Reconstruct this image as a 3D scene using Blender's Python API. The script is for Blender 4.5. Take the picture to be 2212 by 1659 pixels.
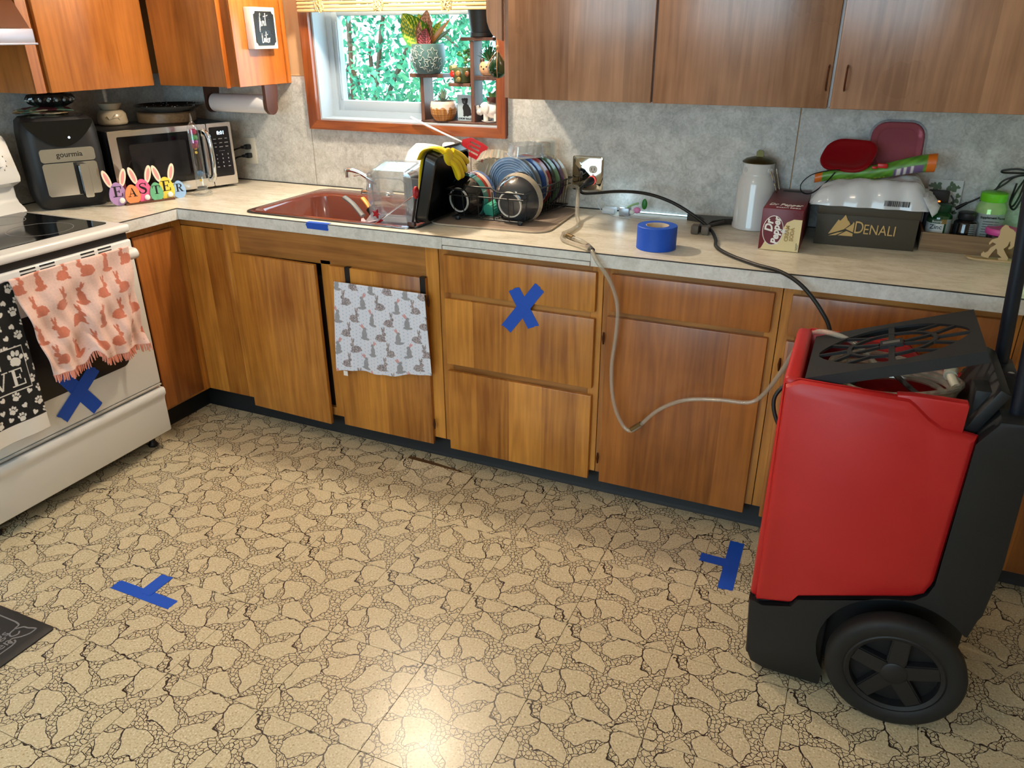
import bpy, bmesh, math, random
import numpy as np
from mathutils import Vector, Matrix

for o in list(bpy.data.objects): bpy.data.objects.remove(o)
SC = bpy.context.scene
COL = SC.collection
R = math.radians
random.seed(4)

# ------------------------------------------------------------- camera
cd = bpy.data.cameras.new('camera'); cam = bpy.data.objects.new('camera', cd); COL.objects.link(cam)
cr = Vector((0.91537463, 0.40259039, -0.00320438)); cu = Vector((-0.16505042, 0.38251294, 0.90908867)); cf = Vector((-0.36721608, 0.83162782, -0.41659035))
mw = Matrix((cr, cu, -cf)).transposed().to_4x4(); mw.translation = (3.11346, -2.92506, 1.55714)
cam.matrix_world = mw
cd.sensor_fit = 'HORIZONTAL'; cd.sensor_width = 36; cd.lens = 27.0; cd.clip_start = .02
SC.camera = cam

# ------------------------------------------------------------- world, lights, exposure
SC.view_settings.view_transform = 'Standard'; SC.view_settings.look = 'None'
SC.view_settings.gamma = 1; SC.view_settings.use_curve_mapping = False
SC.view_settings.exposure = 0.12
w = bpy.data.worlds.new('sky'); SC.world = w; w.use_nodes = True
bg = w.node_tree.nodes['Background']; bg.inputs[0].default_value = (.64, .84, 1, 1); bg.inputs[1].default_value = 8.0

def lamp(name, kind, loc, power, color, size=.1, rot=None, **k):
    l = bpy.data.lights.new(name, kind); l.energy = power; l.color = color
    if kind == 'POINT': l.shadow_soft_size = size
    if kind == 'AREA': l.size = size
    for a, b in k.items(): setattr(l, a, b)
    o = bpy.data.objects.new(name, l); COL.objects.link(o); o.location = loc
    if rot: o.rotation_euler = rot
    return o
lamp('sink_bulb_light', 'POINT', (1.42, -.34, 2.03), 60, (1, .84, .64), .05)
lamp('ceiling_bulb_light', 'AREA', (1.95, -2.75, 2.30), 8, (1, .84, .66), .34, shape='DISK')
p = lamp('front_window_portal', 'AREA', (1.9, -4.52, 1.5), 1, (1, 1, 1), 2.6, (R(90), 0, 0), shape='RECTANGLE', size_y=1.2); p.data.cycles.is_portal = True
p = lamp('sink_window_portal', 'AREA', (1.34, .17, 1.6), 1, (1, 1, 1), .9, (R(-90), 0, 0), shape='RECTANGLE', size_y=.8); p.data.cycles.is_portal = True

# ------------------------------------------------------------- materials
def S(r, g, b):
    f = lambda c: (c/255/12.92 if c <= 10 else ((c/255+.055)/1.055)**2.4)
    return (f(r), f(g), f(b))
MATS = {}
def M(name, col=(.5, .5, .5), rough=.5, metal=0, **k):
    """plain principled material (colour may be linear tuple), cached by name"""
    if name in MATS: return MATS[name]
    m = bpy.data.materials.new(name); m.use_nodes = True
    b = m.node_tree.nodes['Principled BSDF']
    b.inputs['Base Color'].default_value = (*col, 1); b.inputs['Roughness'].default_value = rough; b.inputs['Metallic'].default_value = metal
    for a, v in k.items():
        b.inputs[a.replace('_', ' ')].default_value = v
    MATS[name] = m
    return m
class N:
    """tiny node helper"""
    def __init__(s, name):
        s.m = bpy.data.materials.new(name); s.m.use_nodes = True; s.t = s.m.node_tree; s.b = s.t.nodes['Principled BSDF']; MATS[name] = s.m
    def n(s, typ, _in=None, **k):
        x = s.t.nodes.new('ShaderNode'+typ)
        for a, v in k.items(): setattr(x, a, v)
        for a, v in (_in or {}).items():
            if isinstance(v, bpy.types.NodeSocket): s.t.links.new(v, x.inputs[a])
            else: x.inputs[a].default_value = v
        return x
    def math(s, op, a, b=0, c=0):
        x = s.n('Math', {0: a, 1: b, 2: c}, operation=op); return x.outputs[0]
    def mix(s, f, a, b):
        x = s.n('Mix', data_type='RGBA')
        for i, v in ((0, f), (6, a), (7, b)):
            if isinstance(v, bpy.types.NodeSocket): s.t.links.new(v, x.inputs[i])
            else: x.inputs[i].default_value = (*v, 1) if i else v
        return x.outputs[2]
    def ramp(s, f, stops):
        x = s.n('ValToRGB', {0: f}); e = x.color_ramp.elements
        while len(e) < len(stops): e.new(.5)
        for q, (p, c) in zip(e, stops): q.position = p; q.color = (*c, 1) if len(c) == 3 else c
        return x.outputs[0]
    def set(s, inp, v):
        if isinstance(v, bpy.types.NodeSocket): s.t.links.new(v, s.b.inputs[inp])
        else: s.b.inputs[inp].default_value = v
    def bump(s, h, st=.2, d=.002):
        x = s.n('Bump', {'Height': h, 'Strength': st, 'Distance': d}); s.t.links.new(x.outputs[0], s.b.inputs['Normal'])
def wood(name, dark, light, axis='z', scale=1., rough=.34, coat=.25, strip=.13):
    k = N(name); pos = k.n('NewGeometry').outputs['Position']; rnd = k.n('ObjectInfo').outputs['Random']
    off = k.n('CombineXYZ', {0: k.math('MULTIPLY', rnd, 7.3), 1: k.math('MULTIPLY', rnd, 3.1), 2: k.math('MULTIPLY', rnd, 5.7)}).outputs[0]
    v = k.n('VectorMath', {0: pos, 1: off}, operation='ADD').outputs[0]
    sx = k.n('SeparateXYZ', {0: v})
    along = {'x': 0, 'y': 1, 'z': 2}[axis]
    sc = [14*scale]*3; sc[along] = 1.1*scale
    st = k.n('VectorMath', {0: v, 1: tuple(sc)}, operation='MULTIPLY').outputs[0]
    # veneer leaves: a different tone for each strip
    u = k.math('ADD', sx.outputs[0], sx.outputs[1]) if axis == 'z' else sx.outputs[2]
    cell = k.n('TexWhiteNoise', {'W': k.math('FLOOR', k.math('DIVIDE', u, strip))}, noise_dimensions='1D').outputs[0]
    big = k.n('TexNoise', {'Vector': st, 'Scale': .55, 'Detail': 2, 'Distortion': .6}).outputs[0]
    ring = k.math('FRACT', k.math('MULTIPLY', k.math('ADD', big, k.math('MULTIPLY', cell, .8)), 7.0))
    ring = k.math('ABSOLUTE', k.math('SUBTRACT', ring, .5))
    fs = [95*scale]*3; fs[along] = 5*scale
    fine = k.n('TexNoise', {'Vector': k.n('VectorMath', {0: v, 1: tuple(fs)}, operation='MULTIPLY').outputs[0], 'Scale': 1, 'Detail': 4}).outputs[0]
    f = k.math('ADD', k.math('MULTIPLY', ring, .30), k.math('ADD', k.math('MULTIPLY', fine, .45), k.math('MULTIPLY', cell, .34)))
    blot = k.n('TexNoise', {'Vector': v, 'Scale': 4.5, 'Detail': 3}).outputs[0]
    f = k.math('ADD', f, k.math('MULTIPLY', k.math('SUBTRACT', blot, .5), .5))
    c = k.ramp(f, [(.2, dark), (.78, light)])
    k.set('Base Color', c); k.set('Roughness', k.math('ADD', rough-.06, k.math('MULTIPLY', blot, .16)))
    k.set('Coat Weight', coat); k.set('Coat Roughness', .22)
    k.bump(fine, .06, .001)
    return k.m

# ------------------------------------------------------------- mesh helpers (each returns / fills a bmesh)
def BM(): return bmesh.new()
def add_box(bm, a, b, bev=0, seg=2, mat=None):
    x0, x1 = sorted((a[0], b[0])); y0, y1 = sorted((a[1], b[1])); z0, z1 = sorted((a[2], b[2]))
    v = [bm.verts.new(c) for c in ((x0,y0,z0),(x1,y0,z0),(x1,y1,z0),(x0,y1,z0),(x0,y0,z1),(x1,y0,z1),(x1,y1,z1),(x0,y1,z1))]
    fs = [bm.faces.new([v[i] for i in q]) for q in ((3,2,1,0),(4,5,6,7),(0,1,5,4),(1,2,6,5),(2,3,7,6),(3,0,4,7))]
    if bev:
        es = list({e for f in fs for e in f.edges})
        bmesh.ops.bevel(bm, geom=es, offset=bev, segments=seg, profile=.5, affect='EDGES')
    return bm
def box(a, b, bev=0, seg=2): return add_box(BM(), a, b, bev, seg)
def add_loft(bm, loops, cap0=True, cap1=True, closed=True, ring=False):
    L = [[bm.verts.new(p) for p in l] for l in loops]
    n = len(L[0])
    pairs = list(zip(L, L[1:])) + ([(L[-1], L[0])] if ring else [])
    for a, b in pairs:
        for i in range(n if closed else n-1):
            j = (i+1) % n
            bm.faces.new((a[i], a[j], b[j], b[i]))
    if not ring and closed:
        if cap0: bm.faces.new(list(reversed(L[0])))
        if cap1: bm.faces.new(L[-1])
    return bm
def loft(loops, **k): return add_loft(BM(), loops, **k)
def circle(r, z=0, n=32, c=(0, 0)): return [(c[0]+r*math.cos(2*math.pi*i/n), c[1]+r*math.sin(2*math.pi*i/n), z) for i in range(n)]
def lathe(prof, n=32, cap0=True, cap1=True, c=(0, 0)): return loft([circle(max(r, 1e-4), z, n, c) for r, z in prof], cap0=cap0, cap1=cap1)
def rr(w, h, r, z=0, c=(0, 0), n=6):
    """rounded rectangle loop"""
    r = min(r, w/2-1e-4, h/2-1e-4); out = []
    for k, (sx, sy) in enumerate(((1, 1), (-1, 1), (-1, -1), (1, -1))):
        cx = c[0]+sx*(w/2-r); cy = c[1]+sy*(h/2-r)
        for i in range(n+1):
            a = (k+i/n)*math.pi/2; out.append((cx+r*math.cos(a), cy+r*math.sin(a), z))
    return out
def crom(pts, k=8, closed=False):
    """Catmull-Rom through points"""
    P = [Vector(p) for p in pts]; out = []; n = len(P)
    for i in range(n if closed else n-1):
        p0 = P[(i-1) % n] if closed or i > 0 else P[0]*2-P[1]
        p1 = P[i]; p2 = P[(i+1) % n]; p3 = P[(i+2) % n] if closed or i+2 < n else P[-1]*2-P[-2]
        for j in range(k):
            t = j/k; out.append(.5*((2*p1)+(p2-p0)*t+(2*p0-5*p1+4*p2-p3)*t*t+(3*p1-p0-3*p2+p3)*t**3))
    if not closed: out.append(P[-1])
    return out
def add_tube(bm, pts, r, n=8, closed=False, flat=1.):
    P = [Vector(p) for p in pts]; m = len(P); loops = []
    t0 = (P[1]-P[0]).normalized(); up = Vector((0, 0, 1)) if abs(t0.z) < .9 else Vector((1, 0, 0))
    nrm = (up-t0*up.dot(t0)).normalized()
    for i in range(m):
        a = P[i-1] if i > 0 or closed else P[0]; b = P[(i+1) % m] if i < m-1 or closed else P[-1]
        t = (b-a).normalized(); nrm = (nrm-t*nrm.dot(t)).normalized(); bn = t.cross(nrm)
        rad = r[i] if isinstance(r, (list, tuple)) else r
        loops.append([P[i]+nrm*(rad*flat*math.cos(2*math.pi*k/n))+bn*(rad*math.sin(2*math.pi*k/n)) for k in range(n)])
    return add_loft(bm, loops, ring=closed)
def tube(pts, r, n=8, **k): return add_tube(BM(), pts, r, n, **k)
def add_prism(bm, poly, f0, f1):
    """2-D outline made solid between two mapping functions (u,v)->xyz"""
    a = [bm.verts.new(f0(*p)) for p in poly]; b = [bm.verts.new(f1(*p)) for p in poly]; n = len(poly)
    for i in range(n):
        j = (i+1) % n; bm.faces.new((a[i], a[j], b[j], b[i]))
    fs = [bm.faces.new(list(reversed(a))), bm.faces.new(b)]
    for f in fs: f.normal_update()
    bmesh.ops.triangulate(bm, faces=fs)
    return bm
def prism_z(poly, z0, z1): return add_prism(BM(), poly, lambda u, v: (u, v, z0), lambda u, v: (u, v, z1))
def prism_y(poly, y0, y1): return add_prism(BM(), poly, lambda u, v: (u, y0, v), lambda u, v: (u, y1, v))
def prism_x(poly, x0, x1): return add_prism(BM(), poly, lambda u, v: (x0, u, v), lambda u, v: (x1, u, v))
def ribbon(bm, pts, w, f0, f1):
    """flat stroke of width w along 2-D points, made solid"""
    P = [Vector(p) for p in pts]; l = []; r = []
    for i in range(len(P)):
        d = (P[min(i+1, len(P)-1)]-P[max(i-1, 0)]).normalized(); q = Vector((-d.y, d.x)); ww = (w[i] if isinstance(w, (list, tuple)) else w)/2
        l.append(P[i]+q*ww); r.append(P[i]-q*ww)
    L = [[bm.verts.new(f(*p)) for p in s] for f in (f0, f1) for s in (l, r)]
    n = len(P)
    for i in range(n-1):
        a, b, c, d = L[0], L[1], L[2], L[3]
        bm.faces.new((a[i], a[i+1], b[i+1], b[i])); bm.faces.new((c[i+1], c[i], d[i], d[i+1]))
        bm.faces.new((a[i+1], a[i], c[i], c[i+1])); bm.faces.new((b[i], b[i+1], d[i+1], d[i]))
    for i in (0, n-1): bm.faces.new((L[0][i], L[1][i], L[3][i], L[2][i]))
    return bm
def sph(r, c=(0, 0, 0), sc=(1, 1, 1), u=16, v=10):
    bm = BM(); bmesh.ops.create_uvsphere(bm, u_segments=u, v_segments=v, radius=r)
    for q in bm.verts: q.co = Vector((q.co.x*sc[0]+c[0], q.co.y*sc[1]+c[1], q.co.z*sc[2]+c[2]))
    return bm
def merge(*bms):
    out = BM()
    for b in bms:
        me = bpy.data.meshes.new('t'); b.to_mesh(me); b.free(); out.from_mesh(me); bpy.data.meshes.remove(me)
    return out
def xf(bm, loc=(0, 0, 0), rot=(0, 0, 0), sc=None):
    m = Matrix.LocRotScale(Vector(loc), Matrix.Rotation(rot[2], 3, 'Z') @ Matrix.Rotation(rot[1], 3, 'Y') @ Matrix.Rotation(rot[0], 3, 'X'), Vector(sc or (1, 1, 1)))
    bm.transform(m); return bm

# ------------------------------------------------------------- scene helpers
def mesh_of(bm, name, smooth=40):
    bmesh.ops.recalc_face_normals(bm, faces=bm.faces)
    me = bpy.data.meshes.new(name); bm.to_mesh(me); bm.free()
    if smooth:
        me.polygons.foreach_set('use_smooth', [True]*len(me.polygons)); me.set_sharp_from_angle(angle=R(smooth))
    return me
def link(name, me, parent=None, mat=None):
    o = bpy.data.objects.new(name, me); COL.objects.link(o)
    if mat is not None: me.materials.clear(); me.materials.append(mat)
    if parent is not None: o.parent = parent
    return o
def tag(o, label=None, cat=None, group=None, kind=None):
    if label: o['label'] = label
    if cat: o['category'] = cat
    if group: o['group'] = group
    if kind: o['kind'] = kind
    return o
def thing(name, label, cat, loc=(0, 0, 0), rz=0, group=None):
    o = bpy.data.objects.new(name, None); COL.objects.link(o); o.empty_display_size = .05
    o.location = loc; o.rotation_euler = (0, 0, rz); return tag(o, label, cat, group)
def part(name, bm, mat, parent, world=False, smooth=40, label=None):
    """a mesh under a thing; world=True: given in room coordinates, moved into the parent's frame"""
    if world:
        m = Matrix.Identity(4); q = parent
        chain = []
        while q is not None: chain.append(q); q = q.parent
        for q in reversed(chain): m = m @ q.matrix_basis
        bm.transform(m.inverted())
    o = link(name, mesh_of(bm, name, smooth), parent, mat)
    if label: o['label'] = label
    return o
def solo(name, bm, mat, label, cat, group=None, loc=(0, 0, 0), rz=0, smooth=40):
    o = link(name, mesh_of(bm, name, smooth), None, mat); o.location = loc; o.rotation_euler = (0, 0, rz)
    return tag(o, label, cat, group)
def struct(name, bm, mat, parent=None, smooth=40):
    o = link(name, mesh_of(bm, name, smooth), parent, mat)
    if parent is None: o['kind'] = 'structure'
    return o
def text_mesh(body, size, ext=.0004, shear=0, bold=0, sx=1., align='CENTER', space=1.):
    c = bpy.data.curves.new('t', 'FONT'); c.body = body; c.size = size; c.extrude = ext; c.shear = shear; c.offset = bold; c.align_x = align; c.align_y = 'CENTER'; c.space_character = space; c.resolution_u = 3
    o = bpy.data.objects.new('t', c); COL.objects.link(o)
    bpy.context.view_layer.update()
    me = bpy.data.meshes.new_from_object(o.evaluated_get(bpy.context.evaluated_depsgraph_get()))
    bpy.data.objects.remove(o); bpy.data.curves.remove(c)
    if sx != 1.:
        for v in me.vertices: v.co.x *= sx
    return me
def frame3(origin, xdir, ydir):
    x = Vector(xdir).normalized(); y = Vector(ydir); y = (y-x*y.dot(x)).normalized(); z = x.cross(y)
    m = Matrix((x, y, z)).transposed().to_4x4(); m.translation = Vector(origin); return m
def lettering(name, body, size, mat, parent, origin, xdir, ydir, **k):
    me = text_mesh(body, size, **k); me.transform(frame3(origin, xdir, ydir)); return link(name, me, parent, mat)
def grid_print(name, Sf, nu, nv, colf, mat, parent=None, thick=0.):
    """cloth or paper: grid of points Sf(u,v) with a printed colour per vertex"""
    U, V = np.meshgrid(np.linspace(0, 1, nu), np.linspace(0, 1, nv), indexing='xy')
    P = np.stack(Sf(U.ravel(), V.ravel()), 1)
    idx = np.arange(nu*nv).reshape(nv, nu)
    F = np.stack([idx[:-1, :-1], idx[:-1, 1:], idx[1:, 1:], idx[1:, :-1]], -1).reshape(-1, 4)
    me = bpy.data.meshes.new(name); me.from_pydata(P.tolist(), [], F.tolist())
    C = colf(U.ravel(), V.ravel()); a = me.color_attributes.new('Col', 'FLOAT_COLOR', 'POINT')
    a.data.foreach_set('color', np.concatenate([C, np.ones((len(C), 1))], 1).astype(np.float32).ravel())
    me.polygons.foreach_set('use_smooth', [True]*len(me.polygons))
    o = link(name, me, parent, mat)
    if thick:
        md = o.modifiers.new('thickness', 'SOLIDIFY'); md.thickness = thick; md.offset = 0
    return o
def print_mat(name, rough=.85, bump=0., bscale=400, sheen=0.):
    k = N(name); a = k.n('VertexColor', layer_name='Col'); k.set('Base Color', a.outputs[0]); k.set('Roughness', rough)
    if sheen: k.set('Sheen Weight', sheen)
    if bump:
        t = k.n('TexNoise', {'Vector': k.n('TexCoord').outputs['Object'], 'Scale': bscale, 'Detail': 2}); k.bump(t.outputs[0], bump, .002)
    return k.m
def ell(u, v, cx, cy, rx, ry, a=0):
    ca, sa = math.cos(R(a)), math.sin(R(a)); x = (u-cx)*ca+(v-cy)*sa; y = -(u-cx)*sa+(v-cy)*ca
    return (x/rx)**2+(y/ry)**2 < 1
def poly_in(u, v, poly):
    ins = np.zeros(u.shape, bool); n = len(poly)
    for i in range(n):
        x0, y0 = poly[i]; x1, y1 = poly[(i+1) % n]
        if y0 == y1: continue
        c = ((y0 > v) != (y1 > v)) & (u < (x1-x0)*(v-y0)/(y1-y0)+x0); ins ^= c
    return ins
# ============================================================= SETTING
def mottled(name, c0, c1, c2, sc, rough, stretch=(1, 1, 1), coat=0, fine=.5):
    k = N(name); v = k.n('VectorMath', {0: k.n('NewGeometry').outputs['Position'], 1: stretch}, operation='MULTIPLY').outputs[0]
    a = k.n('TexNoise', {'Vector': v, 'Scale': sc, 'Detail': 5, 'Roughness': .62, 'Distortion': .9}).outputs[0]
    b = k.n('TexNoise', {'Vector': v, 'Scale': sc*4.3, 'Detail': 4, 'Distortion': 1.6}).outputs[0]
    f = k.math('ADD', k.math('MULTIPLY', a, 1-fine*.5), k.math('MULTIPLY', b, fine*.5))
    k.set('Base Color', k.ramp(f, [(.36, c0), (.5, c1), (.63, c2)])); k.set('Roughness', rough)
    if coat: k.set('Coat Weight', coat)
    return k.m
m_splash = mottled('laminate_backsplash', S(168, 166, 160), S(194, 192, 186), S(213, 211, 206), 14, .42, fine=.9)
m_counter = mottled('laminate_counter', S(196, 186, 164), S(219, 211, 193), S(231, 225, 212), 9, .32, (1, 2.6, 1), fine=.8)
m_edge = mottled('laminate_edge', S(196, 194, 188), S(214, 212, 206), S(226, 225, 221), 14, .32, fine=.8)
m_paint = M('tan_wall_paint', S(196, 160, 118), .75)
m_ceil = M('ceiling_paint', S(235, 230, 220), .85)
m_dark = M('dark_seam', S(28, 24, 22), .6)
m_white = M('white_vinyl', S(206, 213, 219), .4)
wall_paint_front = M('wall_paint_room', S(214, 200, 176), .8)

# --- floor: a slab and single vinyl tiles with a printed pebble pattern
def floor_material():
    k = N('pebble_print_tile'); oc = k.n('TexCoord').outputs['Object']
    wob = k.n('TexNoise', {'Vector': oc, 'Scale': 34, 'Detail': 2}).outputs[1]
    v = k.n('VectorMath', {0: oc, 1: k.n('VectorMath', {0: k.n('VectorMath', {0: wob, 1: (-.5, -.5, -.5)}, operation='ADD').outputs[0], 1: (.016, .016, 0)}, operation='MULTIPLY').outputs[0]}, operation='ADD').outputs[0]
    v = k.n('VectorMath', {0: v, 1: (1, 1.0, 0)}, operation='MULTIPLY').outputs[0]
    dl = k.n('TexVoronoi', {'Vector': v, 'Scale': 10.8, 'Randomness': .85}, feature='DISTANCE_TO_EDGE', voronoi_dimensions='2D').outputs['Distance']
    ds = k.n('TexVoronoi', {'Vector': v, 'Scale': 78, 'Randomness': 1}, feature='DISTANCE_TO_EDGE', voronoi_dimensions='2D').outputs['Distance']
    var = k.n('TexNoise', {'Vector': oc, 'Scale': 13, 'Detail': 1}).outputs[0]
    thr = k.math('MAXIMUM', k.math('MULTIPLY', k.math('SUBTRACT', var, .335), .80), .010)
    band = k.math('LESS_THAN', dl, thr)
    l1 = k.math('LESS_THAN', k.math('ABSOLUTE', k.math('SUBTRACT', dl, thr)), .012)
    l2 = k.math('MULTIPLY', band, k.math('LESS_THAN', ds, .07))
    line = k.math('MAXIMUM', l1, l2)
    sp = k.n('TexNoise', {'Vector': oc, 'Scale': 190, 'Detail': 2}).outputs[0]
    base = k.ramp(sp, [(.3, S(150, 130, 98)), (.41, S(200, 184, 152)), (.6, S(208, 193, 162)), (.7, S(238, 229, 208))])
    cl = k.n('TexNoise', {'Vector': k.n('NewGeometry').outputs['Position'], 'Scale': 3, 'Detail': 3}).outputs[0]
    base = k.mix(k.math('MULTIPLY', cl, .35), base, S(188, 168, 128))
    col = k.mix(k.math('MULTIPLY', line, .97), base, S(34, 20, 22))
    k.set('Base Color', col); k.set('Roughness', k.math('ADD', .21, k.math('MULTIPLY', cl, .14))); k.set('Specular IOR Level', .55)
    k.bump(sp, .05, .001)
    return k.m
m_floor = floor_material()
floor = struct('floor', box((-.02, -4.62, -.06), (5.02, .1, -.0036)), M('subfloor', S(104, 74, 44), .9))
T = .3048
proto = None
for i in range(-6, 12):
    for j in range(-2, 14):
        cx = 1.643+(i+.5)*T; cy = -.664-(j-.5)*T-T
        if cx < .3 or cx > 5 or cy < -4.62 or cy > -.35: continue
        if i == 0 and j in (0, -1): continue
        if proto is None:
            proto = mesh_of(box((-T/2+.0008, -T/2+.0008, -.0034), (T/2-.0008, T/2-.0008, 0)), 'tile', 0); proto.materials.append(m_floor)
        o = bpy.data.objects.new('tile', proto); COL.objects.link(o); o.parent = floor
        o.location = (cx, cy, 0)
        q = random.Random(i*31+j*7).random(); o.rotation_euler = (0, 0, R(90*int(q*4)) if q > .55 else 0)
# the lifted tile by the toe kick: its back edge curls up, and the piece behind it is broken off
def lifted(u, v):
    z = .0005+.017*np.clip((v-.5)/.5, 0, 1)**2*(1-.6*u)
    return (u-.5)*(T-.001), (v-.5)*(T-.001), z
bm = BM(); n = 10
vs = [[[bm.verts.new(tuple(float(c) for c in lifted(np.float64(a/n), np.float64(b/n)))[:2]+(float(lifted(np.float64(a/n), np.float64(b/n))[2])-d,)) for a in range(n+1)] for b in range(n+1)] for d in (0, .0034)]
for d in (0, 1):
    for b in range(n):
        for a in range(n):
            bm.faces.new((vs[d][b][a], vs[d][b][a+1], vs[d][b+1][a+1], vs[d][b+1][a]))
for a in range(n):
    bm.faces.new((vs[0][n][a], vs[0][n][a+1], vs[1][n][a+1], vs[1][n][a])); bm.faces.new((vs[0][0][a], vs[0][0][a+1], vs[1][0][a+1], vs[1][0][a]))
    bm.faces.new((vs[0][a][0], vs[0][a+1][0], vs[1][a+1][0], vs[1][a][0])); bm.faces.new((vs[0][a][n], vs[0][a+1][n], vs[1][a+1][n], vs[1][a][n]))
o = part('tile', bm, m_floor, floor, label='lifted floor tile with a curled back edge'); o.location = (1.643+T/2, -.664-T/2, .001)

o = part('tile', prism_z([(-T/2+.001, -T/2+.052), (-.05, -T/2+.046), (.06, -T/2+.032), (T/2-.001, -T/2+.004), (T/2-.001, T/2-.001), (-T/2+.001, T/2-.001)], -.0034, 0), m_floor, floor, smooth=0); o.location = (1.643+T/2, -.664+T/2, 0)
# --- walls
def wall_with_hole(x0, x1, z0, z1, hx0, hx1, hz0, hz1, y0, y1):
    bm = BM()
    add_box(bm, (x0, y0, z0), (hx0, y1, z1)); add_box(bm, (hx1, y0, z0), (x1, y1, z1))
    add_box(bm, (hx0, y0, z0), (hx1, y1, hz0)); add_box(bm, (hx0, y0, hz1), (hx1, y1, z1)); return bm
HX0, HX1, HZ0, HZ1 = .905, 1.771, 1.209, 2.0
wb = struct('wall_back', wall_with_hole(-.12, 5.12, -.06, 2.42, HX0, HX1, HZ0, HZ1, 0, .17), m_paint)
wl = struct('wall_left', box((-.12, -4.6, -.06), (0, 0, 2.42)), m_paint)
struct('wall_right', box((5.0, -4.6, -.06), (5.12, 0, 2.42)), wall_paint_front)
struct('wall_front', wall_with_hole(0, 5, -.06, 2.42, .6, 3.2, .9, 2.1, -4.6, -4.48), wall_paint_front)
struct('ceiling', box((-.12, -4.6, 2.42), (5.12, .17, 2.5)), m_ceil)
struct('trim_1', box((.0, -.36, 2.13), (5.0, 0, 2.42)), m_ceil)            # soffit above the wall cabinets
# laminate backsplash sheets, with thin joints
bp = [(0, .848, .9, 1.386), (.851, 1.64, .9, 1.18), (1.643, 1.812, .9, 1.18), (1.81, 2.9, .9, 1.40), (2.903, 5, .9, 1.40)]
for a, b, c, d in bp: part('splash_panel', box((a, -.004, c), (b, 0, d), .0008, 1), m_splash, wb)
part('splash_panel', box((0, -1.9, .9), (.004, -.005, 1.386), .0008, 1), m_splash, wl)
part('joint_strip', box((0, -.0055, 1.386), (.86, 0, 1.391), .001, 1), M('tan_strip', S(186, 150, 112), .5), wb)
part('joint_strip', box((0, -.009, .92), (5, -.003, .9235)), m_dark, wb)
part('joint_strip', box((.003, -.93, .92), (.009, 0, .9235)), m_dark, wl)

# --- window over the sink
m_trim = wood('window_trim_wood', S(120, 58, 22), S(192, 108, 48), 'x', 1.3, .3, .3, 3.)
m_trimv = wood('window_trim_wood_upright', S(112, 54, 22), S(184, 100, 44), 'z', 1.3, .3, .3, 3.)
glass = N('window_glass')
gt = glass.n('BsdfTransparent', {0: (.93, .98, .98, 1)}); gg = glass.n('BsdfGlossy', {'Roughness': .02})
mx = glass.n('MixShader', {0: .06}); glass.t.links.new(gt.outputs[0], mx.inputs[1]); glass.t.links.new(gg.outputs[0], mx.inputs[2]); glass.t.links.new(mx.outputs[0], glass.t.nodes['Material Output'].inputs[0])
m_glass = glass.m
m_win = M('window_vinyl', S(164, 176, 186), .4)
win = bpy.data.objects.new('window_1', None); COL.objects.link(win); win.location = (1.338, 0, 1.209); win['kind'] = 'structure'; win['label'] = 'white sash window over the sink in an orange wood casing'
WP = lambda n, bm, m, **k: part(n, bm, m, win, world=True, **k)
# casing with mitred corners
def casing(pts): return prism_y(pts, -.024, .0)
WP('casing', casing([(.858, 1.171), (1.808, 1.171), (1.771, 1.209), (.905, 1.209)]), m_trim)
WP('casing', casing([(.858, 1.171), (.905, 1.209), (.905, 2.0), (.858, 2.045)]), m_trimv)
WP('casing', casing([(1.808, 1.171), (1.808, 2.045), (1.771, 2.0), (1.771, 1.209)]), m_trimv)
WP('casing', casing([(.858, 2.045), (.905, 2.0), (1.771, 2.0), (1.808, 2.045)]), m_trim)
for a, b in (((.905, .0, 1.209), (.913, .165, 2.0)), ((1.763, .0, 1.209), (1.771, .165, 2.0)), ((.905, .0, 1.992), (1.771, .165, 2.0))): WP('jamb', box(a, b), m_win)
WP('sill', box((.905, -.002, 1.203), (1.771, .165, 1.216), .002), m_win)
for z0, z1 in ((1.216, 1.242), (1.95, 1.992)): WP('frame_rail', box((.913, .09, z0), (1.763, .16, z1)), m_win)
for x0, x1 in ((.913, .94), (1.736, 1.763)): WP('frame_stile', box((x0, .091, 1.236), (x1, .16, 1.955)), m_win)
for z0, z1 in ((1.242, 1.284), (1.625, 1.66)): WP('sash_rail', box((.938, .099, z0-.003), (1.738, .134, z1), .004), m_win)
for x0, x1 in ((.936, .966), (1.71, 1.74)): WP('sash_stile', box((x0, .098, 1.238), (x1, .135, 1.66), .004), m_win)
WP('pane', box((.966, .115, 1.284), (1.71, .118, 1.625)), m_glass)
WP('pane', box((.94, .14, 1.66), (1.736, .143, 1.95)), m_glass)
WP('sash_lock', box((.955, .094, 1.29), (.961, .1, 1.60), .001), m_win)

# window behind the viewer (lights the room)
win2 = bpy.data.objects.new('window_2', None); COL.objects.link(win2); win2.location = (1.9, -4.5, .9); win2['kind'] = 'structure'
for a, b in (((.6, -4.6, .9), (.66, -4.5, 2.1)), ((3.14, -4.6, .9), (3.2, -4.5, 2.1)), ((.66, -4.6, .9), (3.14, -4.5, .96)), ((.66, -4.6, 2.04), (3.14, -4.5, 2.1)), ((1.87, -4.6, .96), (1.93, -4.5, 2.04))):
    part('frame_rail', box(a, b, .004), m_white, win2, world=True)
part('pane', box((.66, -4.56, .96), (1.87, -4.557, 2.04)), m_glass, win2, world=True); part('pane', box((1.93, -4.56, .96), (3.14, -4.557, 2.04)), m_glass, win2, world=True)

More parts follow.
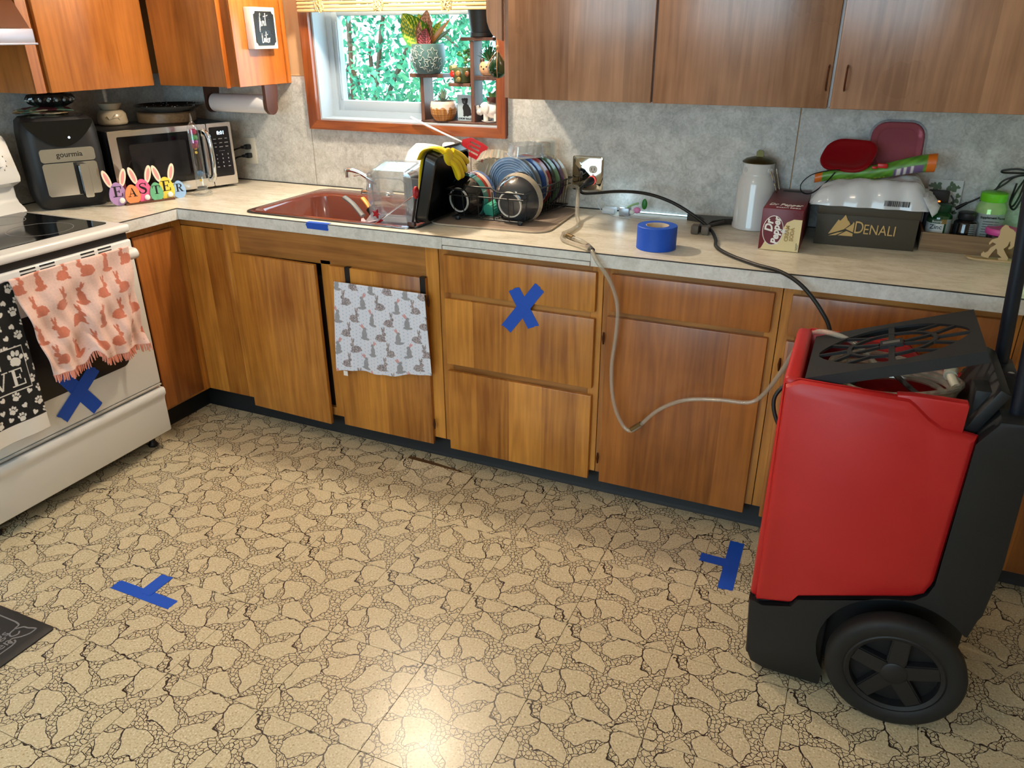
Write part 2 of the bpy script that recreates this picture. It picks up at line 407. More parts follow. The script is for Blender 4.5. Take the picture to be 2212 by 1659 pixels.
# black vinyl cove base under the cabinets
m_base = M('black_vinyl_base', S(16, 17, 20), .6)
def cove(pts): return pts
struct('baseboard_back', prism_x([(-.54, 0), (-.566, 0), (-.563, .004), (-.557, .012), (-.555, .112), (-.54, .112)], .535, 5.0), m_base)
struct('baseboard_left', prism_y([(.52, 0), (.546, 0), (.543, .004), (.537, .012), (.535, .112), (.52, .112)], -.925, -.555), m_base)

# ceiling lamps (above the picture, they light the room)
m_bulb = M('bulb_glass', (1, .9, .75), .4); bb = m_bulb.node_tree.nodes['Principled BSDF']; bb.inputs['Emission Color'].default_value = (1, .82, .58, 1); bb.inputs['Emission Strength'].default_value = 5
t = thing('soffit_lamp', 'small round lamp in the soffit above the sink', 'lamp', (1.42, -.2, 2.13))
part('lamp_plate', xf(lathe([(.075, 0), (.075, -.01), (.06, -.018), (.0, -.018)]), (0, -.0, 0)), M('lamp_brass', S(190, 160, 100), .3, 1), t)
part('shade', lathe([(.03, -.018), (.05, -.03), (.055, -.05), (.045, -.066), (.0, -.072)], 24), m_bulb, t)
t = thing('ceiling_lamp', 'round flush ceiling lamp in the middle of the room', 'lamp', (1.95, -2.75, 2.42))
part('lamp_plate', lathe([(.19, 0), (.19, -.02), (.17, -.03), (.0, -.03)]), M('lamp_brass'), t)
part('shade', lathe([(.165, -.03), (.165, -.05), (.14, -.085), (.08, -.105), (0, -.11)], 32), m_bulb, t)
# ============================================================= CABINETS AND WORKTOP
m_wood = wood('birch_veneer', S(142, 82, 27), S(222, 152, 64))
m_woodh = wood('birch_veneer_rail', S(130, 80, 30), S(200, 138, 66), 'x')
m_wood2 = wood('birch_veneer_dark', S(130, 74, 28), S(194, 121, 54), strip=.3)
m_wood_daylit = wood('birch_veneer_daylit', S(128, 88, 62), S(188, 140, 106), strip=.19, rough=.28, coat=.5)  # same birch, with the cool daylight sheen mixed into its paler, greyer tone
m_copper = M('aged_copper', S(92, 58, 44), .35, .9)
m_cab_in = M('cabinet_inside', S(40, 22, 12), .8)
F0, F1 = -.602, -.62     # face frame and overlay door fronts

def hinge(parent, x, z, y=F1, h=.042, right=True):
    bm = BM(); add_tube(bm, [(x, y-.004, z-h/2), (x, y-.006, z), (x, y-.004, z+h/2)], [.003, .0055, .003], 8)
    hp = part('hinge', bm, m_copper, parent, world=True)
    return hp
def door(parent, x0, x1, z0, z1, m=None, name='door', rz=0, pivot=None):
    bm = box((x0, F1, z0), (x1, F0-.0005, z1), .0025)
    if rz:
        bm.transform(Matrix.Translation((pivot[0], pivot[1], 0)) @ Matrix.Rotation(rz, 4, 'Z') @ Matrix.Translation((-pivot[0], -pivot[1], 0)))
    return part(name, bm, m or m_wood, parent, world=True)
def frame_bits(parent, verts, hors):
    for x0, x1, z0, z1 in verts: part('stile', box((x0, F0, z0), (x1, F0+.02, z1), .0008, 1), m_wood, parent, world=True)
    for x0, x1, z0, z1 in hors: part('rail', box((x0, F0, z0), (x1, F0+.02, z1), .0008, 1), m_woodh, parent, world=True)
Z0, Z1 = .105, .876
def carcass(parent, x0, x1): part('body', box((x0, F0+.021, Z0), (x1, -.004, Z1)), m_cab_in, parent, world=True)

t = thing('base_cabinet', 'wooden sink base cabinet with two doors, a towel hanging on one', 'cabinet', (1.21, -.3, .0))
carcass_sink = merge(box((.625, F0+.021, Z0), (1.805, -.004, .70)), box((.625, F0+.021, .70), (.92, -.004, Z1)), box((1.715, F0+.021, .70), (1.805, -.004, Z1)))
part('body', carcass_sink, m_cab_in, t, world=True)
frame_bits(t, [(.602, .826, Z0, .842), (.826, .9, Z0, Z1), (1.29, 1.335, Z0, .77), (1.752, 1.805, Z0, Z1)], [(.602, .826, .8445, Z1), (.9, 1.752, .755, Z1), (.9, 1.29, Z0, .14), (1.335, 1.752, Z0, .14)])
d = door(t, .868, 1.283, .077, .757, rz=R(-2.2), pivot=(.868, F0)); 
d = door(t, 1.338, 1.757, .080, .757); hinge(d, 1.768, .674); hinge(d, 1.768, .174)

t = thing('base_cabinet', 'wooden base cabinet of three drawers with a blue tape cross', 'cabinet', (2.11, -.3, .0)); carcass(t, 1.807, 2.414)
frame_bits(t, [(1.807, 1.85, Z0, Z1), (2.375, 2.414, Z0, Z1)], [(1.85, 2.375, .83, Z1), (1.85, 2.375, .69, .73), (1.85, 2.375, .40, .45), (1.85, 2.375, Z0, .13)])
for z0, z1 in ((.715, .851), (.438, .692), (.078, .410)): door(t, 1.832, 2.394, z0, z1, name='drawer')
t = thing('base_cabinet', 'wooden base cabinet with one drawer and one door behind the clear hose', 'cabinet', (2.7, -.3, .0)); carcass(t, 2.416, 2.968)
frame_bits(t, [(2.416, 2.46, Z0, Z1), (2.93, 2.968, Z0, Z1)], [(2.46, 2.93, .83, Z1), (2.46, 2.93, .69, .74), (2.46, 2.93, Z0, .13)])
door(t, 2.444, 2.947, .726, .852, m_wood2, 'drawer'); d = door(t, 2.436, 2.945, .077, .708, m_wood2); hinge(d, 2.430, .632); hinge(d, 2.430, .175)
t = thing('base_cabinet', 'wooden base cabinet half hidden behind the red dehumidifier', 'cabinet', (3.27, -.3, .0)); carcass(t, 2.97, 3.58)
frame_bits(t, [(2.97, 3.02, Z0, Z1), (3.54, 3.58, Z0, Z1)], [(3.02, 3.54, .83, Z1), (3.02, 3.54, .69, .74), (3.02, 3.54, Z0, .13)])
door(t, 2.997, 3.56, .726, .852, m_wood2, 'drawer'); d = door(t, 2.997, 3.56, .077, .708, m_wood2); hinge(d, 2.990, .632)
t = thing('base_cabinet', 'wooden base cabinet at the right edge beyond the dehumidifier handle', 'cabinet', (3.9, -.3, .0)); carcass(t, 3.582, 4.98)
frame_bits(t, [(3.582, 3.62, Z0, Z1), (4.2, 4.26, Z0, Z1), (4.94, 4.98, Z0, Z1)], [(3.62, 4.94, .83, Z1), (3.62, 4.94, .69, .74), (3.62, 4.94, Z0, .13)])
for x0, x1 in ((3.6, 4.22), (4.24, 4.96)): door(t, x0, x1, .726, .852, m_wood2, 'drawer'); door(t, x0, x1, .077, .708, m_wood2)

# base cabinet on the left wall, between the corner and the range (faces +x)
t = thing('base_cabinet', 'narrow wooden base cabinet between the white range and the corner', 'cabinet', (.3, -.76, .0))
part('body', box((.004, -.92, Z0), (.581, -.625, Z1)), m_cab_in, t, world=True)
for y0, y1, z0, z1 in ((-.92, -.86, .10, Z1), (-.66, -.602, Z0, Z1)): part('stile', box((.582, y0, z0), (.602, y1, z1), .0008, 1), m_wood, t, world=True)
for z0, z1 in ((.845, Z1), (Z0, .14)): part('rail', box((.582, -.86, z0), (.602, -.66, z1), .0008, 1), m_woodh, t, world=True)
part('door', box((.6025, -.852, .118), (.612, -.645, .845), .002), m_wood2, t, world=True)

# --- worktop: one L-shaped slab with a sink cut-out
t = thing('countertop', 'cream mottled laminate worktop running round the corner', 'countertop', (.64, -.3, .877))
SX0, SX1, SY0, SY1 = .93, 1.71, -.60, -.06
bm = BM()
for a, b in (((.002, -.921), (.64, 0)), ((.64, -.638), (SX0+.02, -.0)), ((SX1-.02, -.638), (4.98, 0)), ((SX0+.02, -.638), (SX1-.02, SY0+.02)), ((SX0+.02, SY1-.02), (SX1-.02, 0))):
    add_box(bm, (a[0], a[1], .892), (b[0], b[1]-.002 if b[1] == 0 else b[1], .92))
part('slab', bm, m_counter, t, world=True)
part('edge_band', box((.638, -.642, .8765), (1.842, -.636, .9186), .001, 1), m_edge, t, world=True)
part('edge_band', box((2.380, -.642, .8765), (4.98, -.636, .9186), .001, 1), m_edge, t, world=True)
part('edge_band', box((1.8425, -.642, .8925), (2.3795, -.636, .9186), .001, 1), m_edge, t, world=True)
part('edge_band', box((.636, -.921, .8765), (.642, -.642, .9186), .001, 1), m_edge, t, world=True)
part('edge_seam', merge(box((.636, -.6425, .9187), (4.98, -.634, .9202)), box((.634, -.921, .9187), (.6425, -.636, .9202))), m_dark, t, world=True)
cb = thing('cutting_board', 'pull-out laminate cutting board slid into the worktop edge', 'cutting board', (2.11, -.4, .877))
part('board', box((1.8445, -.62, .8775), (2.3775, -.3, .8895), .001, 1), m_counter, cb, world=True)
part('edge_band', box((1.8445, -.6425, .877), (2.3775, -.621, .8905), .001, 1), m_edge, cb, world=True)

# --- wall cabinets
U = 1.349
def upper(label, x0, x1, doors, m=m_wood_daylit, z0=U, yf=-.34):
    t = thing('wall_cabinet', label, 'cabinet', ((x0+x1)/2, -.15, z0))
    part('body', box((x0, yf+.019, z0), (x1, -.004, 2.12), .001, 1), m, t, world=True)
    ds = []
    for a, b in doors: ds.append(part('door', box((a, yf, z0-.002), (b, yf+.018, 2.10), .0025), m, t, world=True))
    return t, ds
def pull(parent, x, z0, z1, y):
    bm = BM(); add_tube(bm, crom([(x, y, z0), (x, y-.022, z0+.008), (x, y-.026, (z0+z1)/2), (x, y-.022, z1-.008), (x, y, z1)], 5), [.0028]*21, 8)
    part('handle', bm, m_copper, parent, world=True)
t, ds = upper('brown wall cabinet with a worn door right of the window', 1.939, 2.475, [(1.962, 2.462)])
t, ds = upper('brown wall cabinet in the middle of the row above the counter', 2.4765, 3.012, [(2.469, 2.996)]); pull(ds[0], 2.986, 1.398, 1.466, -.34)
t, ds = upper('brown wall cabinet at the right end above the boxes', 3.0135, 4.0, [(3.004, 3.6), (3.607, 3.99)]); pull(ds[0], 3.036, 1.398, 1.466, -.34)
# scalloped valance end beside the window
sc = [(1.939, 1.53), (1.925, 1.535), (1.905, 1.547), (1.892, 1.566), (1.884, 1.588), (1.882, 1.61), (1.882, 2.12), (1.939, 2.12)]
v = solo('valance', prism_y(sc, -.34, -.322), m_wood_daylit, 'scalloped brown wood valance end beside the right wall cabinet', 'valance')
# back corner cabinet, seen from its right end panel
m_wood_lamplit = wood('birch_veneer_lamplit', S(150, 78, 24), S(206, 124, 50), strip=.2)  # same birch, warm light of the sink lamp put into the orange tone
t = thing('wall_cabinet', 'orange brown corner wall cabinet beside the window with a small sign', 'cabinet', (.55, -.15, 1.36))
part('body', box((.345, -.321, 1.358), (.758, -.004, 2.12), .001, 1), m_wood2, t, world=True)
part('end_panel', box((.7585, -.32, 1.357), (.764, -.004, 2.12), .001, 1), m_wood_lamplit, t, world=True)
part('stile', box((.765, -.026, 1.357), (.772, -.004, 2.12), .0015, 1), m_wood_lamplit, t, world=True)
part('door', box((.352, -.34, 1.357), (.712, -.322, 2.10), .0025), m_wood2, t, world=True)
part('edge_strip', box((.713, -.344, 1.353), (.7175, -.321, 2.12), .001), m_wood_lamplit, t, world=True)
# left wall cabinet
m_woodl = wood('birch_veneer_left', S(132, 74, 28), S(190, 120, 56), strip=.24)
t = thing('wall_cabinet', 'orange brown wall cabinet above the black air fryer', 'cabinet', (.15, -.6, 1.36))
part('body', box((.004, -.883, 1.358), (.313, -.345, 2.12), .001, 1), m_wood2, t, world=True)
part('end_panel', box((.004, -.888, 1.357), (.313, -.8835, 2.12)), m_wood2, t, world=True)
part('stile', box((.3135, -.888, 1.357), (.322, -.846, 2.12), .001, 1), m_woodl, t, world=True)
part('door', box((.3145, -.832, 1.357), (.332, -.352, 2.10), .0025), m_woodl, t, world=True)
t = thing('range_hood', 'brown range hood with a grey metal front rail above the range', 'range hood', (.2, -1.3, 1.52))
hood = [(.004, 1.524), (.39, 1.524), (.39, 1.572), (.20, 1.75), (.004, 1.75)]
part('canopy', prism_y([(.004, 1.575), (.385, 1.575), (.335, 1.655), (.25, 1.72), (.004, 1.72)], -1.68, -.9), M('brown_enamel', S(96, 54, 30), .4), t, world=True)
part('rail', merge(box((.004, -1.685, 1.528), (.396, -.897, 1.574), .003), box((.004, -1.69, 1.522), (.402, -.893, 1.529), .002)), M('grey_metal', S(170, 165, 175), .35, .5), t, world=True)
part('filter', box((.06, -1.6, 1.519), (.33, -1.0, 1.5225)), M('grey_mesh', S(110, 110, 112), .5, .8), t, world=True)
part('vent_cover', box((.004, -1.6, 1.72), (.26, -.95, 2.12), .002), M('hood_cover', S(150, 140, 128), .5), t, world=True)
# ============================================================= RANGE AND WHAT HANGS ON IT
m_enamel = M('white_enamel', S(226, 224, 220), .25, 0, Coat_Weight=.3)
m_black_glass = M('black_ceramic_glass', S(10, 10, 12), .08)
m_blackp = M('black_plastic', S(18, 18, 20), .45)
m_tape = M('blue_painters_tape', S(8, 78, 190), .5)
Y0, Y1 = -1.687, -.929
t = thing('range', 'white electric range with a black glass cooktop', 'range', (.35, -1.308, 0))
P_ = lambda n, bm, m, **k: part(n, bm, m, t, world=True, **k)
P_('body', box((.02, Y0, .05), (.654, Y1, .9), .004), m_enamel)
P_('cooktop', box((.018, Y0-.001, .896), (.706, Y1+.001, .926), .010, 3), m_enamel)
g = P_('cooktop_glass', prism_z([(x, y) for x, y, _ in rr(.525, .70, .02, c=(.372, (Y0+Y1)/2))], .9255, .9285), m_black_glass)
m_ring = M('burner_ring', S(120, 118, 116), .4)
for cx, cy, r in ((.50, -1.13, .105), (.25, -1.10, .08), (.50, -1.49, .08), (.25, -1.50, .105)):
    part('burner_ring', tube([(cx+r*math.cos(a*math.pi/24), cy+r*math.sin(a*math.pi/24), .9287) for a in range(48)], .0014, 6, closed=True, flat=.4), m_ring, g, world=True)
P_('gap', box((.64, Y0+.01, .868), (.688, Y1-.01, .897)), m_dark)
d = P_('oven_door', box((.656, Y0+.003, .288), (.7, Y1-.003, .869), .007, 3), m_enamel)
D_ = lambda n, bm, m, **k: part(n, bm, m, d, world=True, **k)
D_('oven_window', prism_x([(y, z) for y, z, _ in rr(.52, .30, .035, c=((Y0+Y1)/2, .565))], .699, .7018), M('oven_glass', S(40, 38, 38), .12))
for y in (-1.62, -1.345, -1.275, -1.12, -1.05):
    for z in (.862, .850): D_('vent_slot', box((.698, y-.028, z-.0028), (.7012, y+.028, z+.0028), .001, 1), m_dark)
hz = .828
D_('handle', merge(xf(tube(crom([(.70, Y0+.03, hz), (.735, Y0+.035, hz), (.746, Y0+.07, hz), (.746, -1.3, hz), (.746, Y1-.07, hz), (.735, Y1-.035, hz), (.70, Y1-.03, hz)], 5), .017, 12, flat=1.15))), m_enamel)
D_('trim_strip', box((.692, Y0+.006, .280), (.7035, Y1-.006, .2875), .0015), M('worn_trim', S(186, 182, 176), .4))
dr = P_('drawer', prism_y([(.656, .075), (.697, .075), (.702, .082), (.702, .215), (.706, .232), (.714, .244), (.714, .262), (.708, .270), (.656, .272)], Y0+.004, Y1-.004), m_enamel)
for y in (Y0+.04, Y1-.04):
    for x in (.08, .62): P_('foot', lathe([(.018, 0), (.02, .008), (.012, .02), (.012, .052)], 16, c=(x, y)), m_blackp)
P_('kick_shade_panel', box((.06, Y0+.02, .02), (.60, Y1-.02, .05)), m_dark)  # dark panel standing in for the shade under the range
bgp = [(.006, .925), (.168, .927), (.158, .942), (.135, .958), (.124, .98), (.124, 1.02), (.15, 1.03), (.174, 1.042), (.179, 1.06), (.146, 1.188), (.134, 1.205), (.115, 1.212), (.006, 1.212)]
bgd = P_('backguard', prism_y(bgp, Y0, Y1-.005), m_enamel)
nx = Vector((.129, 0, .0325)).normalized()
for y in (-1.0, -1.1, -1.52, -1.62):
    o = Vector((.163, y, 1.12)); bm = lathe([(.03, 0), (.03, .004), (.022, .005), (.02, .024), (.0, .025)], 24); bm.transform(frame3(o, (0, 1, 0), (-.0325, 0, .129)))
    kn = part('knob', bm, m_enamel, bgd, world=True)
    for k in range(11):
        a = R(-60+k*30); q = o+Vector((0, 1, 0))*(.036*math.cos(a))+Vector((-.0325, 0, .129)).normalized()*(.036*math.sin(a))
        part('tick_mark', box(q+Vector((-.0012, -.0012, -.003)), q+Vector((.0012, .0012, .003))), m_dark, kn, world=True)

# --- pink terry towel with rabbits
def bunny(a, b, cx, cy, s, flip=1, stand=False):
    x = (a-cx)*flip/s; y = -(b-cy)/s
    if stand:
        m = ell(x, y, 0, -.1, .24, .46) | ell(x, y, .12, -.5, .36, .13) | ell(x, y, .06, .42, .17, .15) | ell(x, y, -.2, .62, .07, .26, 40) | ell(x, y, -.12, .68, .07, .26, 22) | ell(x, y, -.24, -.42, .1, .1)
    else:
        m = ell(x, y, -.06, -.12, .44, .34) | ell(x, y, .3, .26, .19, .17) | ell(x, y, .16, .62, .075, .3, 14) | ell(x, y, .3, .66, .075, .28, -8) | ell(x, y, .28, -.36, .22, .09) | ell(x, y, -.46, -.2, .1, .1)
    return m
m_terry = print_mat('terry_cloth', .95, .5, 520, .3)
tw = thing('dish_towel', 'pink fringed terry towel with rabbit pattern over the oven handle', 'towel', (.75, -1.24, .5))
TW, TH = .455, .36
def Spink(u, v):
    y = -1.472+u*(.46)+.0*v; y = y+(1-u)*v*.07+u*v*.0
    notch = np.exp(-((u-.40)/.06)**2)*.045
    zb = .497+.026*(1-u)+notch
    z = .868-(.868-zb)*np.clip((v-.06)/.94, 0, 1)
    rip = .013*np.sin(u*9+1.2+v*1.5)*v+.010*np.sin(u*21+v*5)*(.3+v)+.005*np.sin(v*17+u*9)+.004*np.sin(u*47-v*13)*v
    x = .776+rip+.012*v*(1-u)
    th = np.clip(1-v/.06, 0, 1)
    x = np.where(v < .06, .776-.032*th*1.0+rip*(1-th), x); z = np.where(v < .06, .849+.019*np.cos(th*1.3)+.0, z)
    return x, y, z
def Cpink(u, v):
    a, b = u*TW, v*TH; n = np.sin(a*300+np.sin(b*230)*2)*np.sin(b*310+np.sin(a*170)*2)
    C = np.tile(np.array(S(234, 196, 184)), (len(u), 1))*(1+.06*n)[:, None]
    q = np.zeros(len(u), bool); rn = random.Random(3)
    for r_ in range(5):
        for c_ in range(7):
            q |= bunny(a, b, .015+c_*.083+(.042 if r_ % 2 else 0), .05+r_*.085, .052, -1 if (r_+c_) % 2 else 1, (c_+r_*2) % 3 == 1)
    C[q] = np.array(S(200, 114, 88))*(1+.08*n[q])[:, None]
    C[v > .955] = S(240, 205, 195)
    return C
grid_print('cloth', lambda u, v: tuple(c-o for c, o in zip(Spink(u, v), (.75, -1.24, .5))), 170, 150, Cpink, m_terry, tw, .004)
bm = BM(); rn = random.Random(8)
for i in range(95):
    u = np.float64(i/94); x, y, z = (float(c) for c in Spink(u, np.float64(1.)))
    dx, dy = rn.uniform(-.006, .006), rn.uniform(-.005, .007); L = rn.uniform(.02, .032)
    add_tube(bm, [(x, y, z+.003), (x+dx*.5, y+dy*.6, z-L*.5), (x+dx, y+dy, z-L)], [.0022, .0028, .0018], 5)
fr = part('fringe', bm, M('pink_fringe', S(226, 150, 130), .95), tw, world=True); fr['kind'] = 'stuff'

# --- black towel with paw prints
def glyph(ch):
    """serif capitals as convex pieces in a unit box"""
    q = lambda x0, y0, x1, y1: [(x0, y0), (x1, y0), (x1, y1), (x0, y1)]
    if ch == 'E': return [q(.2, 0, .4, 1), q(.03, .945, .88, 1), q(.81, .73, .88, .96), q(.03, 0, .94, .055), q(.86, .04, .94, .3), q(.38, .475, .68, .53), q(.63, .36, .69, .64)]
    if ch == 'T': return [q(.4, 0, .61, 1), q(.02, .945, .98, 1), q(.02, .7, .085, .96), q(.915, .7, .98, .96), q(.24, 0, .77, .05)]
    if ch == 'L': return [q(.2, 0, .4, 1), q(.03, .95, .57, 1), q(.03, 0, .92, .055), q(.84, .04, .92, .33)]
    if ch == 'V': return [[(.05, 1), (.27, 1), (.57, .0), (.47, .0)], [(.80, 1), (.87, 1), (.57, 0), (.5, .05)], q(-.03, .95, .38, 1), q(.66, .95, 1.0, 1)]
    if ch == 'A': return [[(.44, 1), (.54, 1), (.9, 0), (.68, 0)], [(.5, .96), (.46, .86), (.17, 0), (.1, 0)], q(.27, .3, .72, .355), q(-.02, 0, .33, .05), q(.55, 0, 1.02, .05)]
    if ch == 'R':
        o = [q(.18, 0, .37, 1), q(.03, .95, .5, 1), q(.03, 0, .52, .05), [(.42, .5), (.6, .5), (.98, 0), (.76, 0)], q(.74, 0, 1.05, .05)]
        arc = lambda k, r1, r2: (.5+r1*math.cos(k), .735+r2*math.sin(k))
        for i in range(8):
            a, b = -math.pi/2+i*math.pi/8, -math.pi/2+(i+1)*math.pi/8
            o.append([arc(a, .18, .2), arc(a, .36, .265), arc(b, .36, .265), arc(b, .18, .2)])
        return o+[q(.35, .95, .52, 1), q(.35, .47, .52, .535)]
    if ch == 'S':
        pts = crom([(.80, .80, 0), (.66, .95, 0), (.45, .965, 0), (.25, .86, 0), (.24, .7, 0), (.45, .555, 0), (.68, .43, 0), (.76, .25, 0), (.62, .06, 0), (.38, .035, 0), (.2, .14, 0), (.13, .28, 0)], 3)
        o = []; n = len(pts)
        for i in range(n-1):
            wa = .03+.085*math.exp(-((i/n-.5)/.2)**2)
            d = (pts[i+1]-pts[i]).normalized(); nn = Vector((-d.y, d.x, 0))*wa
            o.append([(p.x, p.y) for p in (pts[i]+nn, pts[i+1]+nn, pts[i+1]-nn, pts[i]-nn)])
        return o+[q(.77, .72, .83, 1), q(.1, 0, .16, .33)]
    return []
def in_glyph(u, v, ch, x, y, w, h):
    m = np.zeros(u.shape, bool)
    for g_ in glyph(ch): m |= poly_in((u-x)/w, (v-y)/h, g_)
    return m
def paw(a, b, cx, cy, s, rot=0):
    ca, sa = math.cos(R(rot)), math.sin(R(rot)); x = ((a-cx)*ca+(b-cy)*sa)/s; y = (-(a-cx)*sa+(b-cy)*ca)/s
    return ell(x, y, 0, -.2, .36, .28) | ell(x, y, -.14, -.32, .2, .18) | ell(x, y, .14, -.32, .2, .18) | ell(x, y, -.4, .12, .13, .18, 25) | ell(x, y, -.15, .36, .14, .2, 8) | ell(x, y, .15, .36, .14, .2, -8) | ell(x, y, .4, .12, .13, .18, -25)
def heart(a, b, cx, cy, s, rot=0):
    ca, sa = math.cos(R(rot)), math.sin(R(rot)); x = ((a-cx)*ca+(b-cy)*sa)/s; y = (-(a-cx)*sa+(b-cy)*ca)/s
    return (x*x+y*y-.16)**3 < x*x*y**3*.9
m_cotton = print_mat('printed_cotton', .85, .15, 900)
tw = thing('dish_towel', 'black towel with white paw prints and LOVE lettering on the range', 'towel', (.745, -1.55, .36))
BY0, BY1, BZ0, BZ1 = -1.66, -1.452, .353, .86
def Spaw(u, v):
    y = BY0+u*(BY1-BY0); z = BZ1-(BZ1-BZ0)*np.clip((v-.05)/.95, 0, 1)
    x = .7665+.004*np.sin(u*7+v*2)*v-.008*v
    th = np.clip(1-v/.05, 0, 1); x = np.where(v < .05, .766-.024*th, x); z = np.where(v < .05, .846+.014*np.cos(th*1.2), z)
    return x-.745, y+1.55, z-.36
def Cpaw(u, v):
    a = BY0+u*(BY1-BY0); b = BZ1-(BZ1-BZ0)*v
    C = np.tile(np.array(S(16, 15, 16)), (len(u), 1)); W = np.array(S(228, 222, 214)); q = np.zeros(len(u), bool); rn = random.Random(5)
    for r_ in range(13):
        for c_ in range(6):
            f = paw if (r_+c_) % 2 else heart
            q |= f(a, b, BY0+.01+c_*.04+(.02 if r_ % 2 else 0)+rn.uniform(-.005, .005), .42+r_*.036+rn.uniform(-.004, .004), .026 if f is paw else .017, rn.choice((-30, 25, 160, 0)))
    x0, x1, z0, z1 = -1.612, -1.4735, .507, .643
    inb = (a > x0) & (a < x1) & (b > z0) & (b < z1); q &= ~inb
    q |= inb & ~((a > x0+.0022) & (a < x1-.0022) & (b > z0+.0022) & (b < z1-.0022))
    q |= paw(a, b, -1.503, .607, .046, -12) | in_glyph(a, b, 'L', -1.60, .585, .05, .05) | in_glyph(a, b, 'V', -1.598, .522, .06, .054) | in_glyph(a, b, 'E', -1.535, .522, .048, .054)
    q |= b < .407
    C[q] = W; return C
grid_print('cloth', Spaw, 130, 300, Cpaw, m_cotton, tw, .002)

# --- blue tape marks
def tape_strip(parent, f, p0, p1, wd, name='strip', seed=1, th=.0006, zoff=0.):
    """f(u,v,h) maps a flat plane into the room; ends torn a little"""
    rn = random.Random(seed); d = Vector(p1)-Vector(p0); L = d.length; d.normalize(); q = Vector((-d.y, d.x)); pts = []
    n = 7
    for i in range(n): pts.append(Vector(p0)+q*(wd*(i/(n-1)-.5))+d*rn.uniform(-.003, .003))
    for i in range(n-1, -1, -1): pts.append(Vector(p1)+q*(wd*(i/(n-1)-.5))+d*rn.uniform(-.003, .003))
    bm = add_prism(BM(), [tuple(p) for p in pts], lambda u, v: f(u, v, zoff), lambda u, v: f(u, v, zoff+th))
    return part(name, bm, m_tape, parent, world=True, smooth=0)
t = thing('tape_mark', 'blue tape cross stuck on the white oven door', 'tape', (.7025, -1.28, .39), group='blue tape marks')
fo = lambda u, v, h: (.7024+h, u, v)
tape_strip(t, fo, (-1.330, .481), (-1.226, .306), .050, seed=2); tape_strip(t, fo, (-1.368, .330), (-1.202, .458), .050, seed=3, zoff=.0007)
t = thing('tape_mark', 'blue tape cross stuck over the top two wooden drawers', 'tape', (2.14, -.621, .695), group='blue tape marks')
fd = lambda u, v, h: (u, -.6212-h, v)
tape_strip(t, fd, (2.105, .760), (2.178, .633), .044, seed=4); tape_strip(t, fd, (2.074, .612), (2.199, .778), .042, seed=5, zoff=.0007)
t = thing('tape_mark', 'short blue tape strip folded over the worktop edge at the sink', 'tape', (1.33, -.643, .905), group='blue tape marks')
tape_strip(t, lambda u, v, h: (u, -.6427-h, v), (1.276, .9095), (1.372, .9085), .0225, seed=6)
tape_strip(t, lambda u, v, h: (u, v, .9204+h), (1.276, -.633), (1.374, -.629), .020, seed=7)
t = thing('tape_mark', 'blue tape T on the floor in front of the range', 'tape', (1.33, -1.66, .001), group='blue tape marks')
ff = lambda u, v, h: (u, v, .0006+h)
tape_strip(t, ff, (1.211, -1.673), (1.449, -1.675), .040, seed=8); tape_strip(t, ff, (1.331, -1.672), (1.330, -1.580), .046, seed=9, zoff=.0007)
t = thing('tape_mark', 'blue tape T on the floor beside the red dehumidifier', 'tape', (2.93, -.81, .001), group='blue tape marks')
tape_strip(t, ff, (2.947, -.684), (2.950, -.943), .046, seed=10); tape_strip(t, ff, (2.848, -.811), (2.946, -.812), .042, seed=11, zoff=.0007)
# ============================================================= LEFT END OF THE WORKTOP
def clear_mat(name, tint=(1, 1, 1), mixf=.12, rough=.05, gcol=(1, 1, 1), diff=0.):
    k = N(name); a = k.n('BsdfTransparent', {0: (*tint, 1)}); g = k.n('BsdfGlossy', {0: (*gcol, 1), 'Roughness': rough})
    lw = k.n('LayerWeight', {'Blend': .35}); f = k.math('MINIMUM', k.math('ADD', mixf, k.math('MULTIPLY', lw.outputs['Facing'], .35)), .9)
    m = k.n('MixShader', {0: f}); k.t.links.new(a.outputs[0], m.inputs[1]); k.t.links.new(g.outputs[0], m.inputs[2]); out = m
    if diff:
        d = k.n('BsdfDiffuse', {0: (*gcol, 1)}); out = k.n('MixShader', {0: diff}); k.t.links.new(m.outputs[0], out.inputs[1]); k.t.links.new(d.outputs[0], out.inputs[2])
    k.t.links.new(out.outputs[0], k.t.nodes['Material Output'].inputs[0]); return k.m
m_clear = clear_mat('clear_glass', (.96, .98, .98), .08, .03)
m_steel = N('brushed_steel'); v = m_steel.n('VectorMath', {0: m_steel.n('NewGeometry').outputs['Position'], 1: (600, 600, 6)}, operation='MULTIPLY').outputs[0]
nz = m_steel.n('TexNoise', {'Vector': v, 'Scale': 1, 'Detail': 2}).outputs[0]; m_steel.set('Base Color', (.76, .76, .75, 1)); m_steel.set('Metallic', 1.); m_steel.set('Roughness', m_steel.math('ADD', .19, m_steel.math('MULTIPLY', nz, .015))); m_steel = m_steel.m
m_chrome = M('chrome', (.78, .8, .83), .08, 1)
m_blackm = M('matt_black_plastic', S(20, 20, 22), .5)
m_blackg = M('gloss_black_plastic', S(7, 7, 9), .1)
m_print_w = M('white_print', S(215, 218, 222), .5)
m_ink = M('black_ink', S(14, 13, 14), .5)
m_glow = M('blue_white_led', (.6, .8, 1), .4); q = m_glow.node_tree.nodes['Principled BSDF']; q.inputs['Emission Color'].default_value = (.65, .85, 1, 1); q.inputs['Emission Strength'].default_value = 2.2

